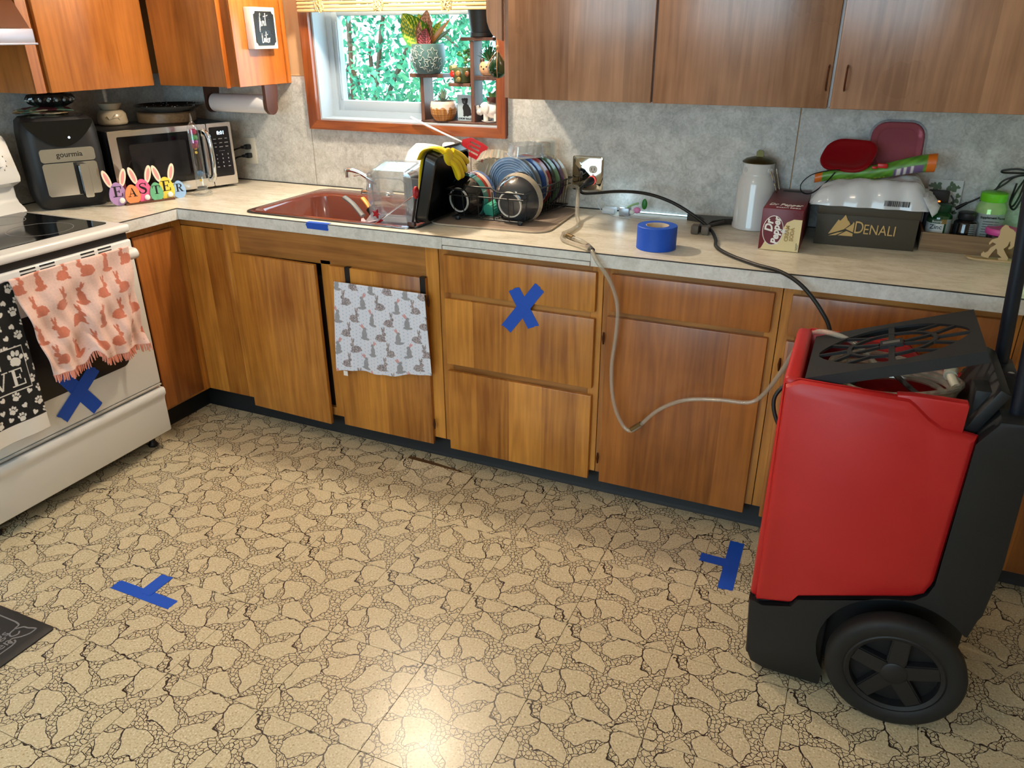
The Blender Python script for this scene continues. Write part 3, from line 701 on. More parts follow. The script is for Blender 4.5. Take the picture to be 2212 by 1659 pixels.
# --- air fryer
t = thing('air_fryer', 'black air fryer with a steel basket front beside the range', 'air fryer', (.16, -.732, .92), R(61))
W_, D_ = .27, .225; AC = (0, -.0225)
part('body', loft([rr(.235, .18, .04, .004, AC), rr(.255, .205, .045, .02, AC), rr(W_, D_, .05, .05, AC), rr(W_+.004, D_+.006, .05, .20, AC), rr(W_, D_, .05, .29, AC), rr(W_-.012, D_-.012, .05, .33, AC), rr(W_-.04, D_-.04, .05, .345, AC)]), m_blackm, t)
for sx in (-1, 1):
    for sy in (-1, 1): part('foot', lathe([(.012, 0), (.012, .005)], 12, c=(sx*.085, sy*.06-.0225)), m_blackm, t)
lens = [(-.118, .335)]+[(-.118+.236*i/20, .325-.085*math.sin(math.pi*i/20)**.8) for i in range(21)]+[(.118, .335)]
cp = part('control_panel', prism_y(lens, -.1405, -.125), m_blackg, t)
part('indicator_light', sph(.0042, (.025, -.141, .272), (1, .4, 1)), m_glow, cp)
part('lid', prism_z([(x, y) for x, y, _ in rr(.21, .16, .05, c=AC)], .343, .3475), m_blackg, t)
bs = part('basket', prism_y([(x, z) for x, z, _ in rr(.192, .125, .012, c=(.006, .1175))], -.1425, -.12), m_steel, t)
part('gap', box((.018, -.1432, .056), (.030, -.1424, .179)), m_dark, bs)
hd = part('handle', merge(prism_y([(x, z) for x, z, _ in rr(.03, .128, .006, c=(.046, .112))], -.19, -.184)), m_steel, bs)
part('handle_grip', merge(box((.029, -.184, .05), (.063, -.143, .17), .004)), m_blackg, hd)
band = part('steel_band', prism_y([(x, z) for x, z, _ in rr(.192, .05, .012, c=(.006, .2085))], -.1425, -.12), m_steel, t)
lettering('logo', 'gourmia', .028, M('logo_dark_metal', S(66, 62, 58), .3, .6), band, (.012, -.1428, .21), (1, 0, 0), (0, 0, 1), ext=.0006, bold=.0004)
part('seam_line', box((-.1355, -.10, .178), (-.1345, .05, .180)), m_dark, t)

# --- potholders and dish on the air fryer
def quilt(name, w, d, th, mat, label, loc, rz, seed):
    rn = random.Random(seed); bm = BM(); n = 14
    def pt(i, j, s):
        u, v = i/n, j/n; e = min(1, 6*min(u, 1-u, v, 1-v)+.15)
        wav = .004*math.sin(u*5+seed)+.003*math.sin(v*7+seed*2)
        return ((u-.5)*w, (v-.5)*d, wav+.006+s*th*.5*e+.0008*s*math.sin(u*60)*math.sin(v*60))
    top = [[bm.verts.new(pt(i, j, 1)) for i in range(n+1)] for j in range(n+1)]; bot = [[bm.verts.new(pt(i, j, -1)) for i in range(n+1)] for j in range(n+1)]
    for j in range(n):
        for i in range(n):
            bm.faces.new((top[j][i], top[j][i+1], top[j+1][i+1], top[j+1][i])); bm.faces.new((bot[j+1][i], bot[j+1][i+1], bot[j][i+1], bot[j][i]))
    for i in range(n):
        for a, b in (((0, i), (0, i+1)), ((n, i), (n, i+1)), ((i, 0), (i+1, 0)), ((i, n), (i+1, n))):
            bm.faces.new((top[a[0]][a[1]], top[b[0]][b[1]], bot[b[0]][b[1]], bot[a[0]][a[1]]))
    return solo(name, bm, mat, label, 'potholder', None, loc, rz)
def patch_mat(name, cs, sc):
    k = N(name); v = k.n('TexVoronoi', {'Vector': k.n('TexCoord').outputs['Object'], 'Scale': sc}).outputs['Color']
    f = k.n('SeparateColor', {0: v}).outputs[0]; k.set('Base Color', k.ramp(f, [(i/len(cs), c) for i, c in enumerate(cs)])); k.set('Roughness', .9)
    k.t.nodes['Color Ramp'].color_ramp.interpolation = 'CONSTANT'; return k.m
mq1 = patch_mat('patchwork_cream', [S(214, 196, 150), S(120, 34, 40), S(224, 206, 170), S(150, 120, 80)], 30)
mq2 = patch_mat('patchwork_green', [S(122, 150, 118), S(112, 26, 36), S(206, 190, 150), S(90, 130, 110)], 24)
quilt('potholder', .19, .17, .010, mq1, 'cream patchwork potholder lying flat on the black air fryer', (.098, -.725, 1.2685), R(52), 1)
quilt('potholder', .185, .16, .010, mq2, 'green and maroon potholder on top of the other potholder', (.110, -.72, 1.2795), R(63), 5)
t = thing('dish', 'dark scalloped glass dish on the potholders under the wall cabinet', 'dish', (.128, -.695, 1.294), R(60))
m_dkglass = M('dark_pressed_glass', S(22, 26, 26), .08, 0, Coat_Weight=.5)
def scallop(r, z, k=16, amp=.06): return [(r*1.15*(1+amp*math.cos(k*2*math.pi*i/96))*math.cos(2*math.pi*i/96), r*.85*(1+amp*math.cos(k*2*math.pi*i/96))*math.sin(2*math.pi*i/96), z) for i in range(96)]
part('bowl', loft([scallop(.045, 0, amp=.02), scallop(.066, .012), scallop(.074, .03), scallop(.066, .046, amp=.04), scallop(.05, .05, amp=.02), scallop(.044, .03, amp=.01), scallop(.036, .014, amp=0)]), m_dkglass, t)
bm = BM()
for i in range(18):
    a = 2*math.pi*i/18; bm2 = sph(.0065, (.083*math.cos(a), .062*math.sin(a), .026), u=8, v=6); me = bpy.data.meshes.new('t'); bm2.to_mesh(me); bm2.free(); bm.from_mesh(me); bpy.data.meshes.remove(me)
part('beaded_rim', bm, M('pale_glass_beads', S(150, 156, 150), .15), t)

# --- microwave
t = thing('microwave', 'stainless microwave with black door in the counter corner', 'microwave', (.259, -.331, .92), R(70.2))
part('body', box((-.265, -.155, .012), (.265, .175, .278), .006), m_blackm, t)
for sx in (-1, 1):
    for sy in (-.12, .13): part('foot', lathe([(.014, 0), (.014, .012)], 12, c=(sx*.22, sy)), m_blackm, t)
dr = part('door', prism_y([(x, z) for x, z, _ in rr(.413, .266, .004, c=(-.0585, .145))], -.178, -.156), m_steel, t)
part('door_window', prism_y([(x, z) for x, z, _ in rr(.355, .205, .006, c=(-.055, .153))], -.1795, -.17), m_blackg, dr)
part('window_screen', prism_y([(x, z) for x, z, _ in rr(.24, .145, .01, c=(-.07, .15))], -.1798, -.178), M('dark_mesh', S(16, 17, 20), .25), dr)
part('handle', tube(crom([(.135, -.178, .045), (.137, -.208, .06), (.139, -.216, .145), (.137, -.208, .23), (.135, -.178, .245)], 6), .0105, 10, flat=1.5), m_chrome, dr)
cpn = part('control_panel', prism_y([(x, z) for x, z, _ in rr(.112, .266, .004, c=(.2075, .145))], -.178, -.156), m_steel, t)
kp = part('keypad', prism_y([(x, z) for x, z, _ in rr(.09, .212, .006, c=(.2065, .156))], -.1795, -.17), M('navy_black_panel', S(10, 13, 22), .2), cpn)
lettering('clock_display', '8:01', .021, m_glow, kp, (.212, -.18, .236), (1, 0, 0), (0, 0, 1), bold=.0003)
for r_ in range(8):
    z = .212-r_*.017
    if r_ in (3,): lettering('key_print', '- - - - -', .009, m_print_w, kp, (.2065, -.18, z), (1, 0, 0), (0, 0, 1)); continue
    for c_, s_ in enumerate([('menu', 'defrost', 'time'), ('soup', 'pizza', 'potato'), ('+30', 'power', 'timer'), None, '123', '456', '789', ('stop', '0', 'start')][r_]):
        lettering('key_print', s_, .0085 if len(s_) == 1 else .0062, m_print_w, kp, (.180+c_*.0265, -.18, z), (1, 0, 0), (0, 0, 1))
# --- things on the microwave
m_ceram = M('taupe_ceramic', S(176, 162, 138), .3, 0, Coat_Weight=.4)
t = thing('wax_warmer', 'taupe ceramic wax warmer with a twig relief on the microwave', 'wax warmer', (.135, -.43, 1.199), R(60))
part('base', lathe([(.05, 0), (.057, .004), (.06, .012), (.056, .045), (.045, .058), (.035, .061)], 36), m_ceram, t)
part('dish', lathe([(.03, .061), (.034, .064), (.047, .088), (.044, .089), (.03, .070), (.0, .068)], 36), m_ceram, t)
bm = BM()
for pts in ([(-.03, .02), (-.01, .03), (.012, .034), (.034, .044)], [(-.01, .03), (.004, .046)], [(.012, .034), (.02, .022)], [(-.02, .025), (-.028, .04)]):
    add_tube(bm, crom([(x, -math.sqrt(.0585**2-x*x)-.0005, z) for x, z in pts], 3), .0022, 6)
part('twig_relief', bm, m_ceram, t)
t = thing('serving_board', 'thick round wooden serving board on the microwave under a plate', 'board', (.245, -.235, 1.199), R(70))
part('disc', lathe([(.118, 0), (.122, .004), (.122, .040), (.118, .044)], 48), wood('acacia', S(84, 60, 40), S(150, 118, 80), 'x', 1.5, .45, .1, .02), t)
m_plate_pat = N('speckled_plate'); vv = m_plate_pat.n('TexVoronoi', {'Vector': m_plate_pat.n('TexCoord').outputs['Object'], 'Scale': 75}).outputs['Distance']
m_plate_pat.set('Base Color', m_plate_pat.ramp(vv, [(.18, S(205, 205, 200)), (.26, S(24, 26, 28))])); m_plate_pat.set('Roughness', .2); m_plate_pat = m_plate_pat.m
t = thing('plate', 'black and white patterned plate lying on the wooden board', 'plate', (.262, -.232, 1.243), R(20))
part('dish', lathe([(.07, 0), (.085, .001), (.135, .022), (.142, .027), (.139, .029), (.13, .0235), (.085, .006), (0, .005)], 48), m_plate_pat, t)
part('underside', lathe([(.0855, .0006), (.1355, .0212), (.1425, .0262), (.1355, .0222), (.086, .0016)], 48, cap0=False, cap1=False), M('grey_glaze', S(90, 90, 88), .25), t)

# --- EASTER sign
t = thing('easter_sign', 'wooden EASTER sign of coloured eggs with rabbit ears', 'sign', (.437, -.585, .92), R(66))
part('base', box((-.098, -.02, 0), (.098, .012, .008), .001), wood('walnut_strip', S(88, 52, 34), S(128, 82, 56), 'x', 2, .5, 0, 1.), t)
egg = lambda cx, w_, h_, z0: [(cx+w_/2*math.cos(a)*(1-.16*math.sin(a)), z0+h_*.46+h_*.5*math.sin(a)+(.04*h_ if math.sin(a) > 0 else 0)*math.sin(a)) for a in [2*math.pi*i/40 for i in range(40)]]
specs = [('E', -.119, .066, .088, S(170, 134, 182), 1), ('A', -.066, .058, .074, S(240, 140, 84), 0), ('S', -.020, .066, .09, S(236, 100, 146), 1), ('T', .029, .052, .072, S(104, 174, 132), 0), ('E', .073, .064, .088, S(236, 206, 76), 1), ('R', .127, .052, .07, S(150, 186, 226), 2)]
m_ear = M('ear_cream', S(246, 222, 196), .6); m_earp = M('ear_pink', S(226, 150, 146), .6)
for i, (ch, cx, w_, h_, col, kind) in enumerate(specs):
    y0 = {0: -.012, 1: -.004, 2: .002}[kind]; z0 = .002 if kind == 2 else .006
    eg = part('egg', prism_y(egg(cx, w_, h_, z0), y0-.006, y0), M('egg_paint_%d' % i, col, .55), t)
    bm = BM(); lw, lh = w_*.62, h_*.47
    for g_ in glyph(ch):
        add_prism(bm, [(cx-lw/2+u*lw, z0+h_*.36+v*lh) for u, v in g_], lambda u, v: (u, y0-.0068, v), lambda u, v: (u, y0-.0058, v))
    part('letter', bm, m_ink, eg, smooth=0)
    if kind == 1:
        for s in (-1, 1):
            el = lambda a, b, k: [(cx+s*.016+s*.014+(a*math.cos(q)*math.cos(s*-.28)-b*math.sin(q)*math.sin(s*-.28))*1., z0+h_+.016+(a*math.cos(q)*math.sin(s*-.28)+b*math.sin(q)*math.cos(s*-.28))) for q in [2*math.pi*j/24 for j in range(24)]]
            er = part('ear', prism_y(el(.0122, .036, 0), y0-.004, y0+.001), m_ear, eg); part('inner_ear', prism_y(el(.0062, .026, 0), y0-.0046, y0-.0038), m_earp, er)
        part('tail', sph(.0115, (cx+.010, y0-.010, z0+.016), (1, .6, 1)), M('white_pompom', S(240, 234, 226), .9), eg)
# --- galileo thermometer
t = thing('galileo_thermometer', 'tall glass thermometer with coloured floating bulbs in front of the microwave', 'thermometer', (.535, -.385, .92))
part('base', loft([[(r*math.cos(2*math.pi*i/10+o_), r*math.sin(2*math.pi*i/10+o_), z) for i in range(10)] for r, z, o_ in ((.036, 0, 0), (.04, .004, 0), (.04, .012, 0), (.03, .022, .3), (.022, .026, .3))]), m_clear, t, smooth=10)
part('tube', lathe([(.0215, .026), (.0225, .03), (.0225, .27), (.020, .285), (.010, .297), (.005, .305), (.0035, .325), (.0, .336)], 32, cap1=False), m_clear, t)
for z, c in ((.262, (.5, .02, .12)), (.238, (.05, .4, .12)), (.222, (.5, .03, .3)), (.205, (.45, .1, .15)), (.09, (.02, .16, .36))):
    b = part('bulb', sph(.015, (.002*math.sin(z*300), 0, z), (1, 1, .9)), M('bulb_liquid_%d' % int(z*1000), c, .05, 0, Transmission_Weight=.6), t)
    part('tag', xf(lathe([(.0055, 0), (.0055, .001)], 12), (.004, -.004, z-.026), (R(90), 0, R(30))), M('gold', S(205, 160, 60), .25, 1), b)
part('sediment_disc', lathe([(.0195, .031), (.0195, .036)], 24), M('dark_disc', S(60, 60, 64), .4), t)

# --- outlet with two plugs, cords to the appliances
def outlet_face(parent, x, z, mat): 
    part('socket', prism_y([(a, b) for a, b, _ in rr(.033, .028, .012, c=(x, z))], -.0085, -.006), mat, parent, world=True)
m_ivory = M('ivory_plastic', S(212, 204, 186), .4)
t = thing('wall_outlet', 'ivory wall outlet with two black plugs beside the microwave', 'outlet', (.488, -.006, 1.055))
part('plate', box((.453, -.008, .997), (.523, -.004, 1.114), .0025), m_ivory, t, world=True)
for z in (1.075, 1.036): outlet_face(t, .488, z, m_ivory)
for i, z in enumerate((1.075, 1.036)):
    lab = ('upper black plug and cord in the ivory outlet by the microwave', 'lower black plug and cord in the ivory outlet by the microwave')[i]
    c = thing('power_plug', lab, 'plug', (.488, -.03, z), group='black plugs in the left outlet')
    part('plug_head', merge(box((.476, -.034, z-.011), (.500, -.009, z+.011), .004), box((.47, -.05, z-.006), (.492, -.03, z+.006), .003)), m_blackm, c, world=True)
    part('cord', tube(crom([(.475, -.045, z), (.44, -.06, z-.012), (.40, -.055, z-.03-.03*i), (.34, -.05, z-.09), (.26, -.03, z-.10)], 6), .0035, 8), m_blackm, c, world=True)

# --- paper towel holder under the corner cabinet
m_walnut = wood('dark_walnut', S(48, 28, 20), S(86, 50, 36), 'z', 1.6, .4, .2, 1.)
t = thing('paper_towel_holder', 'dark wood paper towel holder under the corner wall cabinet', 'towel holder', (.61, -.15, 1.357))
br = [(-.105, 1.357), (-.105, 1.33), (-.115, 1.285)]+[(-.15+.035*math.cos(a), 1.272+.035*math.sin(a)) for a in [0-math.pi*i/10 for i in range(11)]]+[(-.185, 1.33), (-.185, 1.357)]
for x in (.44, .765): part('bracket', prism_x(br, x-.008, x+.008), m_walnut, t, world=True)
part('rod', tube([(.44, -.15, 1.282), (.765, -.15, 1.282)], .008, 10), m_walnut, t, world=True)
bm = loft([[(x, -.15+r*math.cos(2*math.pi*i/32), 1.279+r*math.sin(2*math.pi*i/32)) for i in range(32)] for x, r in ((.455, .018), (.455, .037), (.457, .038), (.750, .038), (.752, .037), (.752, .018))])
solo('paper_towel_roll', bm, M('paper_towel', S(206, 204, 206), .95), 'white paper towel roll on the dark wood holder', 'paper towel')

# --- sign on the cabinet end panel
t = thing('wall_sign', 'small white block sign with a black plaque on the cabinet end', 'sign', (.765, -.17, 1.50))
part('block', box((.7645, -.244, 1.497), (.80, -.099, 1.652), .003), M('white_wood', S(230, 222, 212), .6), t, world=True)
def plq(w_, h_, r_, cy, cz):
    out = []
    for k, (sx, sy) in enumerate(((1, 1), (-1, 1), (-1, -1), (1, -1))):
        ccx, ccz = cy+sx*w_/2, cz+sy*h_/2; a0 = (k+2)*math.pi/2
        for i in range(7):
            a = a0-(i/6-1)*math.pi/2-math.pi/2; a = a0+math.pi/2*(1-i/6)
            out.append((ccx+r_*math.cos(a), ccz+r_*math.sin(a)))
    return out
pq = part('plaque', prism_x(plq(.118, .126, .011, -.172, 1.574), .799, .8035), M('black_plaque', S(24, 28, 32), .5), t, world=True)
m_bl = M('raised_black_letters', S(34, 36, 40), .25)
lettering('lettering', 'COFFEE', .026, m_bl, pq, (.8036-.765, -.172+.17, 1.614-1.5), (0, 1, 0), (0, 0, 1), ext=.001)
lettering('lettering', 'PEOPLE', .026, m_bl, pq, (.8036-.765, -.168+.17, 1.556-1.5), (0, 1, 0), (0, 0, 1), ext=.001)
def script(parent, strokes, ox, oz, s):
    bm = BM()
    for st in strokes:
        pts = crom([(ox+a*s, oz+b*s, 0) for a, b in st], 5)
        ribbon(bm, [(p.x, p.y) for p in pts], .0034, lambda u, v: (.8034, u, v), lambda u, v: (.8046, u, v))
    part('script_lettering', bm, m_print_w, parent, world=True)
script(pq, [[(.0, -.5), (.08, .4), (.22, 1.0), (.16, .5), (.1, -.1)], [(.25, .35), (.27, 0), (.36, .05)], [(.45, .4), (.46, 0), (.5, .3), (.58, .38)], [(.66, .36), (.62, .2), (.68, .1), (.62, 0)], [(.86, 1.0), (.82, .4), (.84, 0)], [(.6, .72), (.9, .78), (1.2, .84)]], -.205, 1.584, .046)
script(pq, [[(.0, .4), (.12, 1.0), (.05, .5), (.02, 0), (.2, .05)], [(.42, .35), (.28, .3), (.26, .05), (.42, .3), (.44, 0)], [(.62, .9), (.56, .3), (.6, 0)], [(.4, .6), (.8, .68)], [(.7, .2), (.8, .36), (.72, .02), (.85, .02)], [(.95, .36), (.96, .0), (1.02, .3), (1.1, .36)]], -.198, 1.522, .044)
# ============================================================= SINK, DISHES
def shell(prof_out, th, n=40):
    """closed bowl profile from an outer profile (r,z) bottom to rim, wall thickness th"""
    inner = [(max(r-th, .001), z+(th if i == 0 else 0)) for i, (r, z) in enumerate(prof_out)]
    return prof_out+[(prof_out[-1][0]-th*.5, prof_out[-1][1]+th*.3)]+list(reversed(inner))
def place(parent, o, axis, up=(0, 0, 1)):
    """turn a thing whose own +z points along axis"""
    z = Vector(axis).normalized(); x = Vector(up).cross(z)
    if x.length < 1e-3: x = Vector((1, 0, 0))
    x.normalize(); y = z.cross(x); m = Matrix((x, y, z)).transposed().to_4x4(); m.translation = Vector(o)
    parent.matrix_basis = m; return parent
m_sink = M('brown_enamel_sink', S(104, 52, 40), .16, 0, Coat_Weight=.5)
m_rimsteel = M('sink_rim_steel', S(110, 104, 98), .25, .9)
cx, cy, sw, sd = 1.32, (SY0+SY1)/2, SX1-SX0, SY1-SY0
bcy = (SY0+.03+SY1-.11)/2; bd = (SY1-.11)-(SY0+.03)
t = thing('sink', 'brown enamel drop-in sink set in the worktop under the window', 'sink', (cx, cy, .74))
part('rim', loft([rr(sw, sd, .055, .9203, (cx, cy)), rr(sw-.002, sd-.002, .055, .9235, (cx, cy)), rr(sw-.018, sd-.018, .05, .9255, (cx, cy)), rr(sw-.03, sd-.03, .045, .9225, (cx, cy))], cap0=False, cap1=False), m_rimsteel, t, world=True)
part('basin', loft([rr(sw-.022, sd-.022, .05, .9235, (cx, cy)), rr(sw-.04, sd-.05, .045, .9275, (cx, cy)), rr(sw-.075, bd+.015, .05, .9265, (cx, bcy)), rr(sw-.10, bd-.01, .06, .914, (cx, bcy)), rr(sw-.13, bd-.045, .07, .80, (cx, bcy)), rr(sw-.2, bd-.11, .07, .752, (cx, bcy)), rr(.12, .12, .055, .748, (cx, bcy))], cap0=False), m_sink, t, world=True)
part('drain', lathe([(.05, .7485), (.05, .751), (.042, .7515), (.035, .749), (0, .748)], 24, c=(cx, bcy)), m_chrome, t, world=True)
# --- faucet
t = thing('faucet', 'chrome kitchen faucet with a curved spout behind the sink', 'faucet', (1.21, -.10, .9275))
part('base_plate', loft([rr(.16, .05, .024, .9275, (1.235, -.10)), rr(.155, .046, .022, .9375, (1.235, -.10)), rr(.14, .034, .016, .943, (1.235, -.10))]), m_chrome, t, world=True)
part('body', lathe([(.022, .943), (.02, .95), (.0165, .965), (.0155, .985), (.0185, .998), (.0175, 1.01), (.006, 1.016)], 24, c=(1.205, -.10)), m_chrome, t, world=True)
part('spout', merge(tube(crom([(1.235, -.095, .972), (1.215, -.105, .985), (1.17, -.115, 1.012), (1.135, -.125, 1.024), (1.113, -.13, 1.024)], 6), .0125, 12, flat=.8), xf(lathe([(.0105, 0), (.011, .02), (.010, .034)], 16), (1.108, -.131, .993))), m_chrome, t, world=True)
part('lever', tube(crom([(1.205, -.10, 1.006), (1.175, -.12, 1.008), (1.15, -.14, 1.003)], 5), [.008]*5+[.006]*5+[.005], 10, flat=.6), m_chrome, t, world=True)

# --- what lies in and around the sink
m_tub = clear_mat('clear_plastic', (.90, .93, .96), .10, .08, (.95, .98, 1), .05)
m_tub2 = clear_mat('cloudy_plastic', (.78, .82, .86), .12, .15, (.85, .9, .95), .2)
t = thing('plastic_tub', 'large clear plastic tub standing on its side above the sink', 'tub')
place(t, (1.555, -.50, 1.008), (-.10, .99, .06), (0, 0, 1))
part('tub', loft([rr(.165, .165, .03, 0), rr(.185, .19, .035, .004), rr(.20, .205, .04, .115), rr(.212, .217, .042, .117), rr(.212, .217, .042, .121), rr(.196, .201, .04, .119), rr(.180, .185, .034, .008), rr(.16, .16, .03, .005)], cap0=True, cap1=True), m_tub, t)
part('base_ridge', loft([rr(.14, .14, .026, -.002), rr(.146, .146, .028, .001), rr(.13, .13, .024, .001), rr(.134, .134, .026, -.002)], ring=True), m_tub, t)
t = thing('plastic_tub', 'low clear food container lying in the sink below the large tub', 'tub')
place(t, (1.545, -.45, .858), (.05, -.2, .97), (0, 1, 0))
part('tub', loft([rr(.15, .11, .02, -.03), rr(.18, .135, .025, .03), rr(.19, .145, .028, .032), rr(.19, .145, .028, .036), rr(.172, .127, .022, .033), rr(.142, .102, .02, -.026)]), m_tub2, t)
t = thing('plastic_tub', 'grey cloudy container tilted in the middle of the sink', 'tub')
place(t, (1.43, -.44, .875), (-.55, -.45, .62), (0, 0, 1))
part('tub', loft([rr(.13, .09, .02, -.04), rr(.155, .115, .025, .012), rr(.165, .125, .028, .014), rr(.165, .125, .028, .018), rr(.147, .107, .022, .015), rr(.122, .082, .018, -.036)]), m_tub2, t)
t = thing('mixing_bowl', 'white bowl turned upside down behind the black baking pan', 'bowl')
place(t, (1.575, -.255, 1.075), (-.12, -.05, -1), (0, 1, 0))
part('bowl', lathe(shell([(.035, -.09), (.05, -.088), (.075, -.06), (.088, -.02), (.092, 0)], .003), 40), M('white_plastic_gloss', S(226, 232, 240), .2), t)
part('rim', tube([(.093*math.cos(a*math.pi/20), .093*math.sin(a*math.pi/20), 0) for a in range(40)], .003, 6, closed=True), M('dark_rubber_rim', S(34, 40, 52), .4), t)
t = thing('stock_pot', 'grey pot in the sink holding up the white upturned bowl', 'pot', (1.575, -.265, .752))
part('pot', lathe(shell([(.075, 0), (.085, .006), (.088, .30)], .003), 40), M('grey_enamel', S(120, 124, 130), .35), t)
t = thing('bottle', 'white capped bottle standing behind the black baking pan', 'bottle', (1.60, -.112, .9275))
part('bottle', lathe([(.028, 0), (.031, .004), (.031, .17), (.024, .19), (.018, .2)], 28), M('white_bottle', S(214, 216, 220), .35), t)
part('cap', lathe([(.021, .2), (.026, .203), (.027, .222), (.022, .229), (0, .2305)], 28), M('white_cap', S(244, 244, 242), .3), t)
# pan
m_pan = M('black_nonstick', S(15, 15, 17), .28)
t = thing('baking_pan', 'black baking pan standing on edge against the dish rack', 'baking pan')
place(t, (1.745, -.425, 1.055), (.975, .0, -.225), (0, 0, 1))      # own +z points to the right, away from the sink
part('pan', loft([rr(.285, .262, .03, -.024), rr(.285, .262, .03, -.0225), rr(.270, .247, .026, -.0215), rr(.258, .235, .03, .012), rr(.250, .227, .03, .0145), rr(.252, .229, .03, .0165), rr(.262, .239, .03, .014), rr(.274, .251, .026, -.0205)]), m_pan, t)
# rubber gloves over the pan
m_rubber = M('yellow_rubber', S(232, 204, 30), .42)
t = thing('rubber_gloves', 'yellow rubber gloves draped over the black baking pan', 'gloves', (1.77, -.47, 1.1))
def drape(path, wid, th, n=14, skew=0.):
    """flat limp band along a path; width runs along y"""
    P = crom(path, 5); m = len(P); loops = []
    for i, p in enumerate(P):
        d = (P[min(i+1, m-1)]-P[max(i-1, 0)]); d.y = 0; d.normalize(); nn = Vector((-d.z, 0, d.x)); f = i/(m-1)
        w_ = float(np.interp(f, np.linspace(0, 1, len(wid)), wid))/2; h_ = float(np.interp(f, np.linspace(0, 1, len(th)), th))/2
        loops.append([p+Vector((0, 1, 0))*(w_*math.cos(2*math.pi*k/n))+nn*(h_*math.sin(2*math.pi*k/n))*(1+.25*math.cos(6*math.pi*k/n)) for k in range(n)])
    return loft(loops)
gl = [drape([(1.722, -.545, 1.160), (1.735, -.540, 1.186), (1.755, -.530, 1.197), (1.780, -.515, 1.194), (1.797, -.498, 1.176)], [.060, .058, .05, .046, .05], [.010, .009, .009, .010, .014])]
pm = sph(.03, (0, 0, 0), (.36, 1.25, .95), 20, 14); pm.transform(Matrix.Translation((1.797, -.482, 1.162)) @ Matrix.Rotation(R(-35), 4, 'X')); gl.append(pm)
for y0, z0, y1, z1 in ((-.470, 1.142, -.418, 1.078), (-.458, 1.150, -.392, 1.080), (-.450, 1.161, -.368, 1.096), (-.448, 1.173, -.350, 1.124)):
    gl.append(tube(crom([(1.799, y0-.012, z0+.008), (1.806, y0+.3*(y1-y0), z0+.2*(z1-z0)), (1.806, y0+.7*(y1-y0), z0+.62*(z1-z0)), (1.803, y1, z1)], 4), [.0098]*4+[.0102]*4+[.0096]*4+[.0052], 10))
part('glove', merge(*gl), m_rubber, t, world=True)
g2 = [drape([(1.697, -.515, 1.05), (1.703, -.512, 1.11), (1.720, -.508, 1.168), (1.745, -.500, 1.188), (1.775, -.49, 1.180)], [.026, .036, .046, .04, .034], [.012, .012, .012, .01, .01])]
for y1, z1 in ((-.405, 1.072), (-.378, 1.075)): g2.append(tube(crom([(1.785, -.47, 1.160), (1.793, -.44, 1.125), (1.792, y1, z1)], 5), [.0095]*5+[.0092]*5+[.005], 8))
part('glove', merge(*g2), m_rubber, t, world=True)
# utensils
def utensil(name, label, pts, r, mat, cat='utensil'):
    t = thing(name, label, cat, pts[0]); part('handle', tube(crom(pts, 5), r, 10, flat=.6), mat, t, world=True); return t
m_grip = M('grey_grip', S(92, 96, 96), .5)
t = utensil('knife', 'grey handled kitchen knife sticking out of the sink', [(1.245, -.35, .958), (1.29, -.358, .935), (1.34, -.37, .895)], .013, m_grip)
part('blade', prism_y([(1.335, .90), (1.345, .885), (1.44, .80), (1.46, .775), (1.44, .775), (1.33, .87)], -.372, -.370), m_chrome, t, world=True)
t = utensil('scrub_brush', 'orange handled brush with a black head in the sink', [(1.262, -.25, .938), (1.285, -.256, .92), (1.305, -.262, .90)], .0115, M('orange_plastic', S(224, 148, 40), .4))
part('brush_head', tube([(1.303, -.262, .902), (1.345, -.27, .86)], .018, 10), m_blackm, t, world=True)
t = utensil('spoon', 'steel spoon with a red ring end leaning across the sink', [(1.695, -.565, 1.035), (1.60, -.545, .975), (1.49, -.52, .905)], .0042, m_chrome)
part('ring', tube([(1.707+.0*a, -.567+.011*math.cos(a*math.pi/10), 1.047+.017*math.sin(a*math.pi/10)) for a in range(20)], .0055, 8, closed=True), M('red_silicone', S(170, 20, 32), .35), t, world=True)
part('red_tip', tube([(1.53, -.527, .926), (1.43, -.50, .865)], .008, 8, flat=.5), M('red_silicone'), t, world=True)
t = utensil('tongs', 'dark steel tongs hanging from the black baking pan', [(1.705, -.566, 1.03), (1.698, -.572, .98), (1.688, -.572, .93)], .006, M('dark_steel', S(70, 66, 66), .3, .9))
part('tip', box((1.672, -.582, .9265), (1.70, -.562, .945), .004), M('brown_tip', S(62, 40, 36), .4), t, world=True)
t = thing('plate', 'pale pink plate lying low in the sink', 'plate'); place(t, (1.36, -.44, .86), (-.25, .1, .96), (0, 1, 0))
part('dish', lathe([(.04, 0), (.075, .004), (.105, .016), (.103, .018), (.075, .007), (0, .004)], 40), M('pale_pink_glaze', S(216, 190, 196), .25), t)
t = thing('scrubber', 'small red star shaped scrubber at the clear tub', 'scrubber', (1.50, -.485, .945))
star = [((.018 if i % 2 == 0 else .008)*math.cos(i*math.pi/5), (.018 if i % 2 == 0 else .008)*math.sin(i*math.pi/5)) for i in range(10)]
part('pad', xf(prism_y(star, -.004, .004), (0, -.028, -.0)), M('red_silicone'), t)
